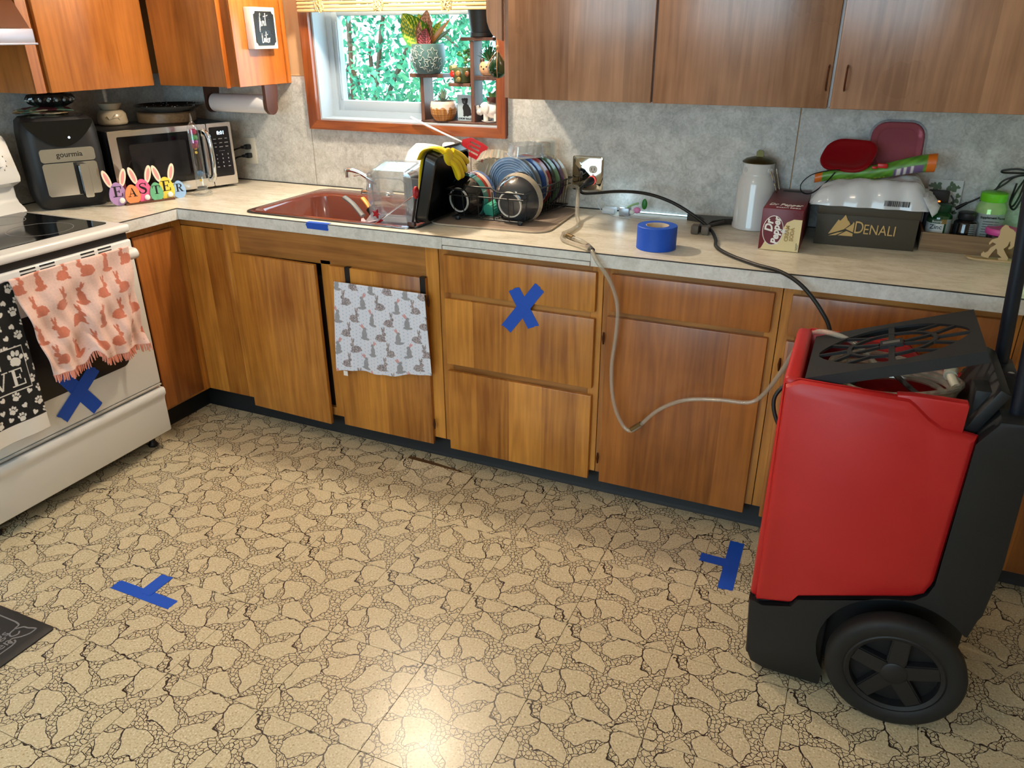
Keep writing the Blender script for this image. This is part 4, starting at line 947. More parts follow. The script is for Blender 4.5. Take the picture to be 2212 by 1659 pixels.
# turner leaning on the sill
t = thing('turner', 'red slotted turner with a clear handle leaning on the window casing', 'turner', (1.63, -.06, 1.155))
part('handle', tube(crom([(1.384, -.032, 1.238), (1.50, -.042, 1.197), (1.60, -.052, 1.164), (1.64, -.056, 1.152)], 6), [.0075]*7+[.006]*6+[.0045]*6, 10, flat=.6), clear_mat('milky_plastic', (.8, .86, .9), .2, .15, (.9, .95, 1), .45), t, world=True)
bm = BM(); fr = frame3((1.632, -.058, 1.155), (.93, -.05, -.36), (.36, .0, .93))
tf = lambda h: (lambda u, v: tuple(fr @ Vector((u, v, h))))
for poly in ([(0, -.012), (.03, -.036), (.03, .032), (0, .012)], [(.03, -.036), (.036, -.037), (.036, .033), (.03, .032)], [(.085, -.038), (.112, -.036), (.115, .03), (.085, .034)]): add_prism(bm, poly, tf(0), tf(.004))
for v0, v1 in ((-.0375, -.022), (-.014, -.004), (.004, .013), (.021, .0335)): add_prism(bm, [(.036, v0), (.085, v0), (.085, v1), (.036, v1)], tf(0), tf(.004))
part('slotted_head', bm, M('red_silicone'), t, world=True)

# --- drying mat, rack
m_mat = N('drying_mat_fabric'); nn = m_mat.n('TexChecker', {'Vector': m_mat.n('NewGeometry').outputs['Position'], 'Scale': 260, 1: (*S(150, 132, 116), 1), 2: (*S(126, 110, 98), 1)}); m_mat.set('Base Color', nn.outputs[0]); m_mat.set('Roughness', .9); m_mat = m_mat.m
t = thing('drying_mat', 'beige fabric dish drying mat under the dish rack', 'mat', (1.92, -.27, .92), R(3))
part('pad', loft([rr(.455, .42, .06, .0005), rr(.46, .425, .062, .003), rr(.455, .42, .06, .0065)]), m_mat, t)
part('piping', tube([(x, y, .004) for x, y, _ in rr(.46, .425, .062, 0, n=8)], .0035, 8, closed=True), M('tan_piping', S(176, 158, 138), .8), t)
m_wire = M('black_wire', S(14, 14, 15), .35)
t = thing('dish_rack', 'black wire dish rack full of bowls and plates on the mat', 'dish rack', (1.90, -.225, .9268))
RX0, RX1, RY0, RY1, RZ0, RZ1 = 1.765, 2.045, -.412, -.035, .938, 1.04
wire = lambda pts, r=.0022, cl=False: part('wire', tube([(x+.09*(y-RY0), y, z) for x, y, z in pts], r, 6, closed=cl), m_wire, t, world=True)
e = .012
wire([(RX0-e, RY0-e, RZ1), (1.822, RY0-e, RZ1), (1.832, RY0-e, RZ1+.014), (1.93, RY0-e, RZ1+.014), (1.955, RY0-e, RZ1), (RX1+e, RY0-e, RZ1), (RX1+e, RY1+e, RZ1), (RX0-e, RY1+e, RZ1)], .0032, True)
wire([(RX0-e*.7, RY0-e*.7, RZ1-.022), (RX1+e*.7, RY0-e*.7, RZ1-.022), (RX1+e*.7, RY1+e*.7, RZ1-.022), (RX0-e*.7, RY1+e*.7, RZ1-.022)], .0024, True)
wire([(RX0, RY0, RZ0), (RX1, RY0, RZ0), (RX1, RY1, RZ0), (RX0, RY1, RZ0)], .0028, True)
for i in range(4):
    x = RX0+.05+i*(RX1-RX0-.1)/3; wire([(x, RY0-e, RZ1), (x, RY0, RZ0), (x, RY1, RZ0), (x, RY1+e, RZ1)])
for i in range(17):
    y = RY0+.02+i*(RY1-RY0-.04)/16; wire([(RX0-e, y, RZ1), (RX0, y, RZ0), (RX1, y, RZ0), (RX1+e, y, RZ1)], .0018)
for x in (RX0+.02, RX1-.01):
    for y in (RY0+.005, RY1-.01): part('foot', xf(box((x-.008, y-.008, .9268), (x+.008, y+.008, .942), .003), (.09*(y-RY0), 0, 0)), m_blackp, t, world=True)
# bowls, standing on their rims in the rack; axis points from foot to rim
def bowl(label, foot, axis, r, dep, rf, m_out, m_in=None, m_rim=None, group=None, ring=True):
    t = thing('bowl', label, 'bowl', group=group); place(t, foot, axis)
    part('bowl', lathe(shell([(rf-.004, .004), (rf+.008, .006), (r*.82, dep*.38), (r*.96, dep*.75), (r, dep)], .0035), 44), m_out, t)
    if ring: part('foot_ring', lathe([(rf-.003, .006), (rf-.002, 0), (rf+.002, 0), (rf+.004, .008)], 44, cap0=False, cap1=False), M('unglazed_ring', S(206, 200, 190), .7), t)
    if m_rim: part('rim_band', lathe([(r*.95, dep*.72), (r*.963, dep*.72), (r+.0012, dep), (r-.003, dep+.0014)], 44, cap0=False, cap1=False), m_rim, t)
    return t
gk = lambda n, c, r=.14: M(n, c, r, 0, Coat_Weight=.5)
bowl('black glazed bowl standing on its side in the rack, foot ring showing', (1.778, -.385, .993), (.22, .97, .06), .083, .072, .042, gk('black_glaze', S(12, 13, 15)), m_rim=gk('teal_rim', S(60, 120, 112)))
for i, (n, c) in enumerate((('rust', S(140, 56, 44)), ('cream pink', S(220, 186, 172)), ('slate blue', S(70, 96, 140)))):
    o = Vector((1.778, -.385, .993))+Vector((.22, .97, .06)).normalized()*(.016*(i+1))
    bowl('%s bowl nested behind the black bowl' % n, o, (.22, .97, .06), .0845, .072, .040, gk('glaze_'+n.replace(' ', '_'), c), ring=False, group='bowls nested in the rack')
bowl('charcoal bowl with a sand coloured rim at the front of the rack', (1.992, -.402, .995), (.06, .98, .12), .092, .085, .044, gk('charcoal_glaze', S(52, 54, 58)), m_rim=gk('sand_glaze', S(166, 156, 138)))
t = thing('mug', 'grey blue mug lying behind the charcoal bowl in the rack', 'mug'); place(t, (1.985, -.285, 1.052), (.35, -.75, .5))
part('cup', lathe(shell([(.03, -.08), (.04, -.076), (.046, 0)], .0035), 36), gk('grey_blue_glaze', S(124, 134, 148)), t)
part('handle', tube(crom([(.044, 0, -.015), (.07, 0, -.022), (.074, 0, -.045), (.044, 0, -.06)], 5), .005, 8), gk('grey_blue_glaze', 0), t)
def plate(label, c, axis, r, mat, rim=None, ribs=False):
    t = thing('plate', label, 'plate', group='plates standing in the rack'); place(t, c, axis)
    part('dish', lathe([(.05, -.008), (.065, -.0085), (r*.72, -.004), (r, .008), (r-.001, .011), (r*.7, .0), (0, -.004)], 48), mat, t)
    if rim: part('rim_band', lathe([(r-.009, .0035), (r+.0008, .008), (r+.0003, .0115), (r-.010, .0085)], 48, cap0=False, cap1=False), rim, t)
    if ribs:
        for k in range(6): part('rib', tube([((.06+.0085*k)*math.cos(a*math.pi/20), (.06+.0085*k)*math.sin(a*math.pi/20), -.0085+.0018*k) for a in range(40)], .0022, 6, closed=True), mat, t)
PA = (.1, .98, .16)
for i, (nm, c, rc, r_) in enumerate((('ribbed pale blue', S(120, 146, 178), None, .102), ('grey', S(128, 132, 138), None, .1), ('royal blue', S(52, 84, 150), None, .102), ('white red rimmed', S(222, 216, 206), S(128, 28, 34), .103), ('dark charcoal', S(40, 38, 40), None, .1), ('sage green', S(92, 124, 88), None, .102), ('plum purple', S(84, 50, 92), None, .1), ('sand', S(186, 172, 144), None, .098))):
    plate('%s plate standing on edge in the dish rack' % nm, (1.930+.009*i, -.235+.0245*i, 1.035), PA, r_, gk('plate_'+nm.replace(' ', '_'), c, .18), gk('plate_rim_%d' % i, rc) if rc else None, i == 0)
t = thing('cup', 'small ribbed teal cup lying in the rack between two bowls', 'cup'); place(t, (1.885, -.352, .955), (.25, .9, .2))
part('cup', loft([[(r*(1+.03*math.cos(18*a))*math.cos(a), r*(1+.03*math.cos(18*a))*math.sin(a), z) for a in [2*math.pi*i/72 for i in range(72)]] for r, z in ((.02, 0), (.026, .002), (.03, .06), (.027, .06), (.02, .005))]), M('teal_plastic', S(60, 150, 124), .35), t)
# glassware on top
m_pyrex = clear_mat('oven_glass_clear', (.9, .94, .94), .14, .05, (1, 1, 1), .06)
t = thing('fluted_dish', 'clear fluted glass dish leaning at the back of the rack', 'dish'); place(t, (1.80, -.088, 1.068), (.12, -.55, -.83), (1, 0, 0))
fl = lambda r, z: [(r*(1+.028*math.cos(30*a))*math.cos(a), r*(1+.028*math.cos(30*a))*math.sin(a), z) for a in [2*math.pi*i/180 for i in range(180)]]
part('dish', loft([fl(.062, -.045), fl(.072, -.043), fl(.09, 0), fl(.095, .001), fl(.095, .004), fl(.086, .003), fl(.068, -.039), fl(.05, -.040)]), clear_mat('fluted_glass', (.80, .83, .82), .25, .1, (.95, .95, .9), .12), t)
t = thing('food_container', 'small clear square container upside down on the plates', 'container'); place(t, (1.958, -.175, 1.139), (.06, -.05, 1))
part('box', loft([rr(.138, .105, .012, -.004), rr(.138, .105, .012, 0), rr(.122, .09, .014, .002), rr(.112, .082, .012, .038), rr(.104, .074, .01, .040), rr(.118, .086, .012, .003), rr(.13, .098, .01, -.004)]), m_tub, t)
t = thing('measuring_cup', 'clear glass measuring cup with red marks upside down in the rack', 'measuring cup'); place(t, (2.00, -.085, 1.185), (-.08, .06, -1), (0, 1, 0))
part('cup', lathe(shell([(.036, 0), (.042, .004), (.05, .105), (.053, .112)], .003), 40), m_pyrex, t)
part('handle', tube(crom([(.046, .01, .02), (.075, .02, .025), (.08, .02, .07), (.05, .012, .085)], 5), .006, 8), m_pyrex, t)
m_redp = M('red_print', S(190, 30, 34), .5)
for k in range(4):
    z = .022+k*.017
    for dx, w_ in ((-.016, .012), (.006, .006)):
        a0 = math.atan2(1, .25)+dx/.045; pts = [((.0445+z*.075)*math.cos(a0+j*w_/.045/4), (.0445+z*.075)*math.sin(a0+j*w_/.045/4), z) for j in range(5)]
        part('red_mark', tube(pts, .0016, 6), m_redp, t)
# ============================================================= RIGHT PART OF THE WORKTOP
# --- mirrored outlet plate with the black power cord
m_mirror = M('smoky_mirror', (.55, .52, .44), .06, 1)
t = thing('wall_outlet', 'mirrored double outlet plate with a switch on the backsplash', 'outlet', (2.15, -.006, 1.055))
part('plate', loft([[(x, -.004-d, z) for x, z, _ in rr(w_, h_, .008, c=(2.15, 1.056))] for w_, h_, d in ((.124, .130, 0), (.124, .130, .003), (.112, .118, .006))]), m_mirror, t, world=True)
for z in (1.073, 1.035): part('socket', prism_y([(a, b) for a, b, _ in rr(.033, .028, .012, c=(2.173, z))], -.0125, -.009), m_ivory, t, world=True)
for dx in (-.006, .006): part('slot', box((2.173+dx-.001, -.0132, 1.069), (2.173+dx+.001, -.0124, 1.079)), m_dark, t, world=True)
part('slot', sph(.0022, (2.173, -.0125, 1.0635)), m_dark, t, world=True)
part('switch', merge(box((2.118, -.012, 1.038), (2.130, -.009, 1.064), .001), box((2.1205, -.021, 1.05), (2.1275, -.011, 1.06), .0015)), M('brown_switch', S(70, 58, 44), .4), t, world=True)
for x, z in ((2.124, 1.085), (2.124, 1.022), (2.173, 1.054)): part('screw', xf(lathe([(.003, 0), (.0025, .0012), (0, .0014)], 10), (x, -.0098, z), (R(90), 0, 0)), m_chrome, t, world=True)
m_cord = M('black_rubber_cord', S(16, 16, 17), .5)
t = thing('power_cable', 'thick black power cord from the outlet to the dehumidifier', 'cord', (2.17, -.02, 1.03))
part('plug_head', merge(tube([(2.173, -.0127, 1.034), (2.172, -.03, 1.033), (2.16, -.048, 1.026), (2.152, -.055, 1.02)], [.0165, .016, .013, .009], 14)), m_cord, t, world=True)
m_redlit = clear_mat('red_lit_plug', (.7, .1, .1), .2, .1, (1, .4, .35)); part('lit_end', xf(lathe([(.0165, 0), (.0175, .004), (.0165, .008), (.0, .0085)], 20), (2.1735, -.022, 1.034), (R(90), 0, 0)), M('red_glow_plastic', S(200, 70, 66), .3, 0, Emission_Color=(1, .1, .08, 1), Emission_Strength=.6), t, world=True)
cpts = [(2.153, -.055, 1.02), (2.143, -.07, 1.005), (2.160, -.085, .995), (2.21, -.10, 1.001), (2.32, -.14, 1.022), (2.43, -.185, 1.030), (2.53, -.21, 1.012), (2.62, -.225, .972), (2.68, -.25, .938), (2.715, -.34, .9275), (2.735, -.435, .9268), (2.79, -.52, .9268), (2.88, -.60, .9268), (2.955, -.650, .927), (3.02, -.69, .905), (3.08, -.715, .85), (3.115, -.73, .79), (3.10, -.77, .72), (3.035, -.80, .66), (3.00, -.82, .60), (3.035, -.84, .52), (3.12, -.845, .47)]
part('cord', tube(crom(cpts, 6), .0058, 10), m_cord, t, world=True)
# --- small flower night light and cable
t = thing('night_light', 'small white flower night light with a green leaf by the wall', 'night light', (2.34, -.05, .92))
part('adapter', box((2.235, -.075, .9205), (2.285, -.035, .942), .004), m_white, t, world=True)
part('clip', merge(box((2.305, -.085, .9205), (2.345, -.05, .95), .003)), M('silver_plastic', S(176, 182, 190), .3, .4), t, world=True)
part('stem', tube(crom([(2.325, -.07, .945), (2.35, -.065, .96), (2.375, -.06, .968)], 4), .004, 8), M('pale_green_stem', S(150, 190, 130), .5), t, world=True)
part('leaf', sph(.02, (2.395, -.055, .965), (.55, .25, 1.)), M('leaf_green', S(40, 120, 40), .4), t, world=True)
part('petal', sph(.012, (2.37, -.065, .942), (1.2, .8, 1.)), M('petal_pink', S(226, 140, 190), .5), t, world=True)
part('petal', sph(.010, (2.352, -.072, .935), (1.2, .8, 1.)), M('petal_white', S(236, 236, 226), .5), t, world=True)
part('wire', tube(crom([(2.255, -.06, .9225), (2.30, -.11, .9225), (2.36, -.12, .9225), (2.33, -.09, .9225), (2.41, -.10, .9225), (2.46, -.07, .9225)], 6), .0016, 6), m_white, t, world=True)
part('wire', tube(crom([(2.215, -.02, .975), (2.205, -.035, .95), (2.225, -.055, .93), (2.24, -.06, .9225)], 5), .0016, 6), m_white, t, world=True)
m_led = M('cool_led', (.7, .9, 1), .4, 0, Emission_Color=(.6, .85, 1, 1), Emission_Strength=1.6)
part('led_strip', box((2.30, -.014, .9235), (2.58, -.009, .9275), .0008, 1), m_led, t, world=True)
lamp('night_light_glow', 'POINT', (2.30, -.045, .975), .07, (.6, .85, 1), .015)
# --- tape roll
t = thing('tape_roll', 'roll of wide blue painters tape lying on the worktop', 'tape roll', (2.553, -.497, .92))
part('roll', loft([circle(r, z, 56) for r, z in ((.062, 0), (.0635, .0015), (.0635, .0725), (.062, .074), (.037, .074), (.037, 0))], ring=True), m_tape, t)
part('core', loft([circle(r, z, 48) for r, z in ((.037, .0005), (.037, .0735), (.0345, .0735), (.0345, .0005))], ring=True), M('cardboard_core', S(206, 190, 168), .8), t)
# --- clamp
t = thing('clamp', 'dark plastic clamp lying on the counter by the enamel canister', 'clamp', (2.66, -.17, .92))
m_cl = M('dark_clamp', S(58, 54, 50), .45)
part('arm', prism_z([(2.632, -.225), (2.655, -.235), (2.665, -.13), (2.70, -.085), (2.745, -.06), (2.74, -.04), (2.60, -.05), (2.56, -.045), (2.56, -.06), (2.61, -.075), (2.635, -.12)], .9205, .942), m_cl, t, world=True)
for x in (2.617, 2.652): part('jaw', box((x, -.272, .9205), (x+.026, -.232, .950), .004), M('grey_clamp_jaw', S(104, 98, 90), .5), t, world=True)
part('screw', tube([(2.63, -.252, .936), (2.70, -.10, .936)], .005, 8), M('dark_steel'), t, world=True)
# --- enamel canister
m_wenamel = gk('white_enamelware', S(214, 214, 212), .2); m_brass = M('olive_brass', S(92, 84, 50), .35, .8)
t = thing('canister', 'white enamel canister with a brass lid and wire bail', 'canister', (2.795, -.085, .92))
part('body', lathe([(.064, 0), (.068, .003), (.068, .015), (.066, .02), (.064, .155), (.058, .178), (.0535, .185), (.052, .19), (.0535, .194), (.0525, .222), (.054, .226), (.051, .226), (.05, .19), (.0, .18)], 48), m_wenamel, t)
ld = part('lid', lathe([(.055, .226), (.056, .229), (.045, .238), (.02, .245), (.0, .246)], 48), m_brass, t)
part('knob', xf(prism_y([(-.012, 0), (.012, 0), (.012, .018), (.006, .024), (-.006, .024), (-.012, .018)], -.006, .006), (0, 0, .243)), m_brass, ld)
for s in (-1, 1): part('ear', lathe([(.009, -.002), (.009, .002)], 14), m_wenamel, t).matrix_basis = frame3((s*.04+.004, -.038, .205), (0, 0, 1), (s, 1, 0))
part('bail', tube(crom([(.045, -.04, .205), (.066, -.046, .16), (.082, -.03, .105), (.085, .0, .085), (.082, .03, .105), (.055, .05, .2)], 6), .0018, 6), m_chrome, t)
# --- soda carton
m_maroon = M('maroon_carton', S(104, 16, 32), .4); m_creamc = M('cream_carton', S(226, 206, 156), .45); m_pw = M('carton_white', S(238, 234, 230), .45); m_tanp = M('tan_print', S(176, 146, 92), .5)
t = thing('soda_carton', 'maroon and cream twelve pack soda carton on the worktop', 'carton', (2.92, -.2, .92))
x0, x1, yf, zz0, zz1 = 2.858, 2.981, -.386, .9205, 1.053
part('carton', box((x0, yf, zz0), (x1, -.03, zz1), .002), m_maroon, t, world=True)
swoosh = [(x0+.001, zz0+.001), (x1-.001, zz0+.001), (x1-.001, zz1-.03), (2.955, 1.023), (2.935, 1.012), (2.925, .99), (2.922, .965), (2.912, .948), (2.898, .942), (2.888, .945), (2.878, .955), (2.872, .938), (2.866, .925)]
part('printed_panel', prism_y(swoosh, yf-.0005, yf+.0005), m_creamc, t, world=True)
part('printed_panel', prism_y([(2.8965+.0245*math.cos(a)*1.25, .984+.047*math.sin(a)) for a in [2*math.pi*i/36 for i in range(36)]], yf-.0008, yf+.0005), m_maroon, t, world=True)
part('oval_line', add_tube(BM(), [(2.8965+.0275*math.cos(a)*1.12, yf-.0009, .984+.046*math.sin(a)) for a in [2*math.pi*i/40 for i in range(40)]], .0011, 6, closed=True), m_pw, t, world=True)
Lw = lambda body, sz, x, z, m, up=True, **k: lettering('lettering', body, sz, m, t, (x-2.92, yf-.0011+.2, z-.92), (0, 0, 1) if up else (1, 0, 0), (-1, 0, 0) if up else (0, 0, 1), **k)
Lw('Dr', .033, 2.884, .998, m_pw, shear=.2, bold=.0012); Lw('Pepper', .030, 2.906, .984, m_pw, shear=.2, bold=.0012)
Lw('&', .022, 2.929, .985, m_pw, bold=.0008); Lw('CREAM', .0155, 2.940, .978, m_tanp, bold=.0009); Lw('SODA', .0155, 2.955, .976, m_tanp, bold=.0009)
Lw('12', .026, 2.962, 1.035, m_maroon, bold=.0012); Lw('PACK', .0085, 2.974, 1.037, m_maroon, bold=.0004); Lw('12 FL OZ CANS', .0035, 2.972, .938, m_ink); Lw('144 FL OZ', .0035, 2.976, .936, m_ink)
lt = lettering('lettering', 'Dr Pepper', .045, m_pw, t, (0, -.12, 1.0536-.92), (1, 0, 0), (0, 1, 0), shear=.2, bold=.001, sx=.52)
for yy, s_ in ((-.365, 'CREAM SODA'),): lettering('lettering', s_, .012, m_pw, t, (.012, yy+.2, 1.0536-.92), (1, 0, 0), (0, 1, 0))
part('handle_hole', prism_z([(x, y) for x, y, _ in rr(.07, .03, .014, c=(2.92, -.07))], 1.0531, 1.0536), m_dark, t, world=True)
# --- shoe box
m_olive = M('olive_cardboard', S(66, 58, 44), .6); m_gold = M('tan_foil_print', S(206, 168, 104), .4)
t = thing('box', 'dark olive cardboard box with tan mountain logo', 'box', (3.16, -.13, .92), R(2.0))
part('box', box((-.148, -.104, .0005), (.150, .108, .118), .0015), m_olive, t)
part('lid', box((-.150, -.107, .100), (.153, .111, .127), .002), m_olive, t)
yb = -.1075
mt = [[(-.108, .036), (-.083, .085), (-.078, .081), (-.0735, .086), (-.064, .101), (-.055, .084), (-.050, .080), (-.046, .072), (-.062, .055), (-.08, .047)], [(-.106, .031), (-.08, .043), (-.064, .047), (-.084, .034)], [(-.04, .073), (-.037, .081), (-.034, .076), (-.034, .047), (-.05, .053), (-.058, .0565)], [(-.034, .034), (-.078, .034), (-.054, .050), (-.034, .043)]]
for p_ in mt: part('mountain_mark', prism_y(p_, yb-.0006, yb+.0005), m_gold, t)
lettering('lettering', 'D', .056, m_gold, t, (-.019, yb-.0007, .062), (1, 0, 0), (0, 0, 1), sx=.72)
lettering('lettering', 'ENALI', .045, m_gold, t, (.042, yb-.0007, .058), (1, 0, 0), (0, 0, 1), sx=.8)
# --- white poly mailer
def lumpy(w_, d_, h_, n=26, seed=1, dr=0.):
    rn = np.random.RandomState(seed); bm = BM(); ph = rn.rand(8)*6
    def top(u, v):
        e = max(0, (1-abs(2*u-1)**9)*(1-abs(2*v-1)**8))*(.72+.38*u)
        f = .004*math.sin(u*9+v*4+ph[0])+.005*abs(math.sin(u*13-v*7+ph[1]))+.004*math.sin(v*17+u*5+ph[2])+.004*abs(math.sin(u*23+v*19+ph[3]))
        return e*h_+f*e
    T_ = [[bm.verts.new(((i/n-.5)*w_+.004*math.sin(j*1.3), (j/n-.5)*d_+.004*math.sin(i*.9), top(i/n, j/n)-dr*max(0, (i/n-.9)/.1)**2)) for i in range(n+1)] for j in range(n+1)]
    B_ = [[bm.verts.new(((i/n-.5)*w_+.004*math.sin(j*1.3), (j/n-.5)*d_+.004*math.sin(i*.9), -.001-dr*max(0, (i/n-.9)/.1)**2)) for i in range(n+1)] for j in range(n+1)]
    for j in range(n):
        for i in range(n): bm.faces.new((T_[j][i], T_[j][i+1], T_[j+1][i+1], T_[j+1][i])); bm.faces.new((B_[j+1][i], B_[j+1][i+1], B_[j][i+1], B_[j][i]))
    for i in range(n):
        for a, b in (((0, i), (0, i+1)), ((n, i), (n, i+1)), ((i, 0), (i+1, 0)), ((i, n), (i+1, n))): bm.faces.new((T_[a[0]][a[1]], T_[b[0]][b[1]], B_[b[0]][b[1]], B_[a[0]][a[1]]))
    return bm
m_poly = M('white_poly_film', S(208, 210, 214), .22, 0, Coat_Weight=.4)
t = thing('mailer_bag', 'white plastic mailer bag lying on the olive box', 'bag', (3.155, -.13, 1.0485), R(2))
part('bag', lumpy(.345, .222, .078, 30, 3), m_poly, t, smooth=60)
part('flap', xf(lumpy(.07, .15, .02, 12, 5), (.168, -.035, .016), (0, R(58), 0)), m_poly, t, smooth=60)
bm = BM(); rn = random.Random(2); x = .045
while x < .115:
    w_ = rn.choice((.0012, .002, .003)); add_box(bm, (x, -.1172, .010), (x+w_, -.1165, .027)); x += w_+rn.choice((.0012, .002))
part('barcode', bm, m_ink, t, smooth=0)
# --- rolled green bag with orange ends and a black strap
def Sroll(u, v):
    ax = np.array([.35, .01, .06]); L = u; r = .015+.012*u; a = v*2*np.pi
    return 2.985+.345*L, -.15+.008*L+r*.9*np.cos(a), 1.1155+.066*L+.004*np.sin(L*9)+r*np.sin(a)*1.05
def Croll(u, v):
    C = np.tile(np.array(S(96, 150, 52)), (len(u), 1)); n = np.sin(u*40+v*9)*np.sin(v*30+u*13)
    C = C*(1+.35*n)[:, None]; C[(u < .06) | (u > .93)] = S(222, 112, 30)
    k = (u > .67) & (u < .91) & (v > .5) & (v < .72); C[k] = S(120, 96, 140)
    for a in (.69, .745, .80): C[k & (u > a) & (u < a+.03)] = S(226, 222, 220)
    C[(u > .1) & (u < .6) & (v > .62) & (v < .68) & (np.sin(u*160) > .2)] = S(206, 190, 60)
    return C
t = thing('rolled_bag', 'green rolled shopping bag with orange ends on the mailer bag', 'rolled bag', (3.16, -.15, 1.12))
grid_print('roll', lambda u, v: tuple(c-o for c, o in zip(Sroll(u, v), (3.16, -.15, 1.12))), 90, 50, Croll, print_mat('glossy_print', .35), t)
for u, x in ((0, -.0002), (1, .0002)):
    cx_, cy_, cz_ = (float(c) for c in (2.985+.345*u+x, -.15+.008*u, 1.1155+.066*u+.004*math.sin(u*9))); r = .015+.012*u
    part('end', loft([[(cx_, cy_+.9*r*k*math.cos(a), cz_+1.05*r*k*math.sin(a)) for a in [2*math.pi*i/24 for i in range(24)]] for k in (1, .1)]), M('orange_end', S(206, 98, 26), .5), t, world=True)
part('strap', tube(crom([(3.06, -.172, 1.15), (3.02, -.18, 1.145), (2.975, -.185, 1.13), (2.948, -.19, 1.10), (2.955, -.195, 1.075), (2.985, -.20, 1.075), (3.02, -.176, 1.105), (3.045, -.168, 1.14)], 6), .004, 8, flat=.4), m_blackm, t, world=True)
# --- food containers
m_redlid = M('red_plastic_lid', S(140, 14, 24), .28); m_redtr = clear_mat('red_tinted_plastic', (.52, .12, .16), .10, .15, (.6, .16, .2), .55)
t = thing('food_container', 'clear food container with a bright red lid tipped forward on the pile', 'container'); place(t, (3.075, -.118, 1.188), (-.22, -.62, .75), (0, 0, 1))
part('tub', loft([rr(.12, .085, .03, -.06), rr(.125, .09, .032, -.058), rr(.158, .118, .045, .0), rr(.15, .11, .042, .0), rr(.115, .08, .03, -.054)]), m_tub2, t)
part('lid', loft([rr(.166, .126, .05, -.006), rr(.17, .13, .052, 0), rr(.166, .126, .05, .006), rr(.14, .10, .04, .006), rr(.132, .092, .036, .003), rr(.05, .03, .012, .003)]), m_redlid, t)
t = thing('container_lid', 'large see-through red container lid leaning on the backsplash', 'lid'); place(t, (3.213, -.032, 1.208), (.12, -.97, .2), (0, 0, 1))
part('lid', loft([rr(.156, .158, .045, -.008), rr(.16, .162, .047, 0), rr(.152, .154, .043, .006), rr(.125, .127, .034, .004), rr(.115, .117, .03, -.001), rr(.04, .04, .012, -.001)]), m_redtr, t)
part('clear_edge', tube([(x, y, -.002) for x, y, _ in rr(.168, .17, .05, 0, n=8)], .003, 6, closed=True), m_tub2, t)
t = thing('clip', 'small bright red plastic clip on the green rolled bag', 'clip', (3.18, -.168, 1.178))
part('clip', merge(box((3.165, -.178, 1.162), (3.195, -.16, 1.176), .003), box((3.150, -.172, 1.158), (3.166, -.164, 1.166), .002)), M('bright_red', S(196, 24, 24), .35), t, world=True)
# --- ivy tile
def Civy(u, v):
    C = np.tile(np.array(S(206, 210, 208)), (len(u), 1)); rn = random.Random(6); q = np.zeros(len(u), bool)
    a, b = u*.1, v*.19
    for i in range(34):
        s = rn.uniform(.005, .009); side = i % 4
        cx_, cy_ = [(rn.uniform(.01, .09), rn.uniform(.012, .025)), (rn.uniform(.078, .092), rn.uniform(.02, .17)), (rn.uniform(.008, .02), rn.uniform(.02, .17)), (rn.uniform(.01, .09), rn.uniform(.165, .18))][side]
        q |= heart(a, b, cx_, cy_, s*2.2, rn.choice((0, 60, 140, 220)))
    C[q] = S(86, 110, 84); return C
t = thing('decor_tile', 'white tile with an ivy border leaning on the backsplash', 'tile', (3.383, -.03, .9205))
th = math.atan2(.03, .19)
part('tile', prism_x([(-.012, 0), (-.006, 0), (.0245, .192), (.0185, .193)], -.05, .05), m_pw, t)
grid_print('print', lambda u, v: ((u-.5)*.1, -.0125+(1-v)*.0305, .0005+(1-v)*.192), 90, 160, Civy, print_mat('glazed_print', .2), t)
# --- bottles
def bottle(label, x, y, z, r, h, rc, hc, mb, mc, lab=None):
    t = thing('pill_bottle', label, 'bottle', (x, y, z))
    part('body', lathe([(r-.003, 0), (r, .003), (r, h*.84), (r*.93, h*.90), (rc*.97, h*.95), (rc*.9, h)], 36), mb, t)
    part('cap', lathe([(rc, h-.002), (rc+.0015, h), (rc+.0015, h+hc-.003), (rc-.002, h+hc), (0, h+hc+.0005)], 36), mc, t)
    return t
def wrap(parent, name, r, z0, z1, a0, a1, mat):
    n = 16; bm = BM(); L = [[bm.verts.new(((r)*math.cos(R(a0+(a1-a0)*i/n)), r*math.sin(R(a0+(a1-a0)*i/n)), z)) for i in range(n+1)] for z in (z0, z1)]
    for i in range(n): bm.faces.new((L[0][i], L[0][i+1], L[1][i+1], L[1][i]))
    return part(name, bm, mat, parent)
m_lab = M('label_white', S(222, 222, 218), .45); m_labg = M('label_gold', S(150, 118, 62), .45); m_labgrey = M('label_grey_print', S(150, 158, 156), .45)
t = bottle('dark green zinc bottle in the wooden tray', 3.378, -.115, .926, .036, .108, .026, .022, gk('dark_green_bottle', S(18, 70, 36)), M('dark_green_cap', S(22, 66, 42), .4))
wrap(t, 'label', .0364, .072, .086, 180, 290, M('label_green', S(60, 90, 60), .45)); wrap(t, 'label', .0364, .03, .072, 180, 290, m_lab); wrap(t, 'label', .0365, .072, .086, 272, 300, m_labg); wrap(t, 'label', .0364, .03, .086, 300, 360, m_labgrey)
lettering('lettering', 'Zinc', .020, m_ink, t, (-.010, -.0372, .0615), (1, 0, 0), (0, 0, 1)); lettering('lettering', 'Bounty', .010, m_pw, t, (-.009, -.0372, .079), (1, 0, 0), (0, 0, 1))
t = bottle('black pill bottle with a white side label in the wooden tray', 3.453, -.118, .926, .034, .09, .025, .02, gk('black_bottle', S(14, 15, 20)), M('black_cap', S(26, 27, 30), .45))
wrap(t, 'label', .0344, .03, .078, 285, 350, m_labgrey)
for k in range(6): lettering('lettering', 'xxxxxxxxx', .0045, m_ink, t, (.0150, -.0345+.0015, .074-k*.006), (.92, .38, 0), (0, 0, 1))
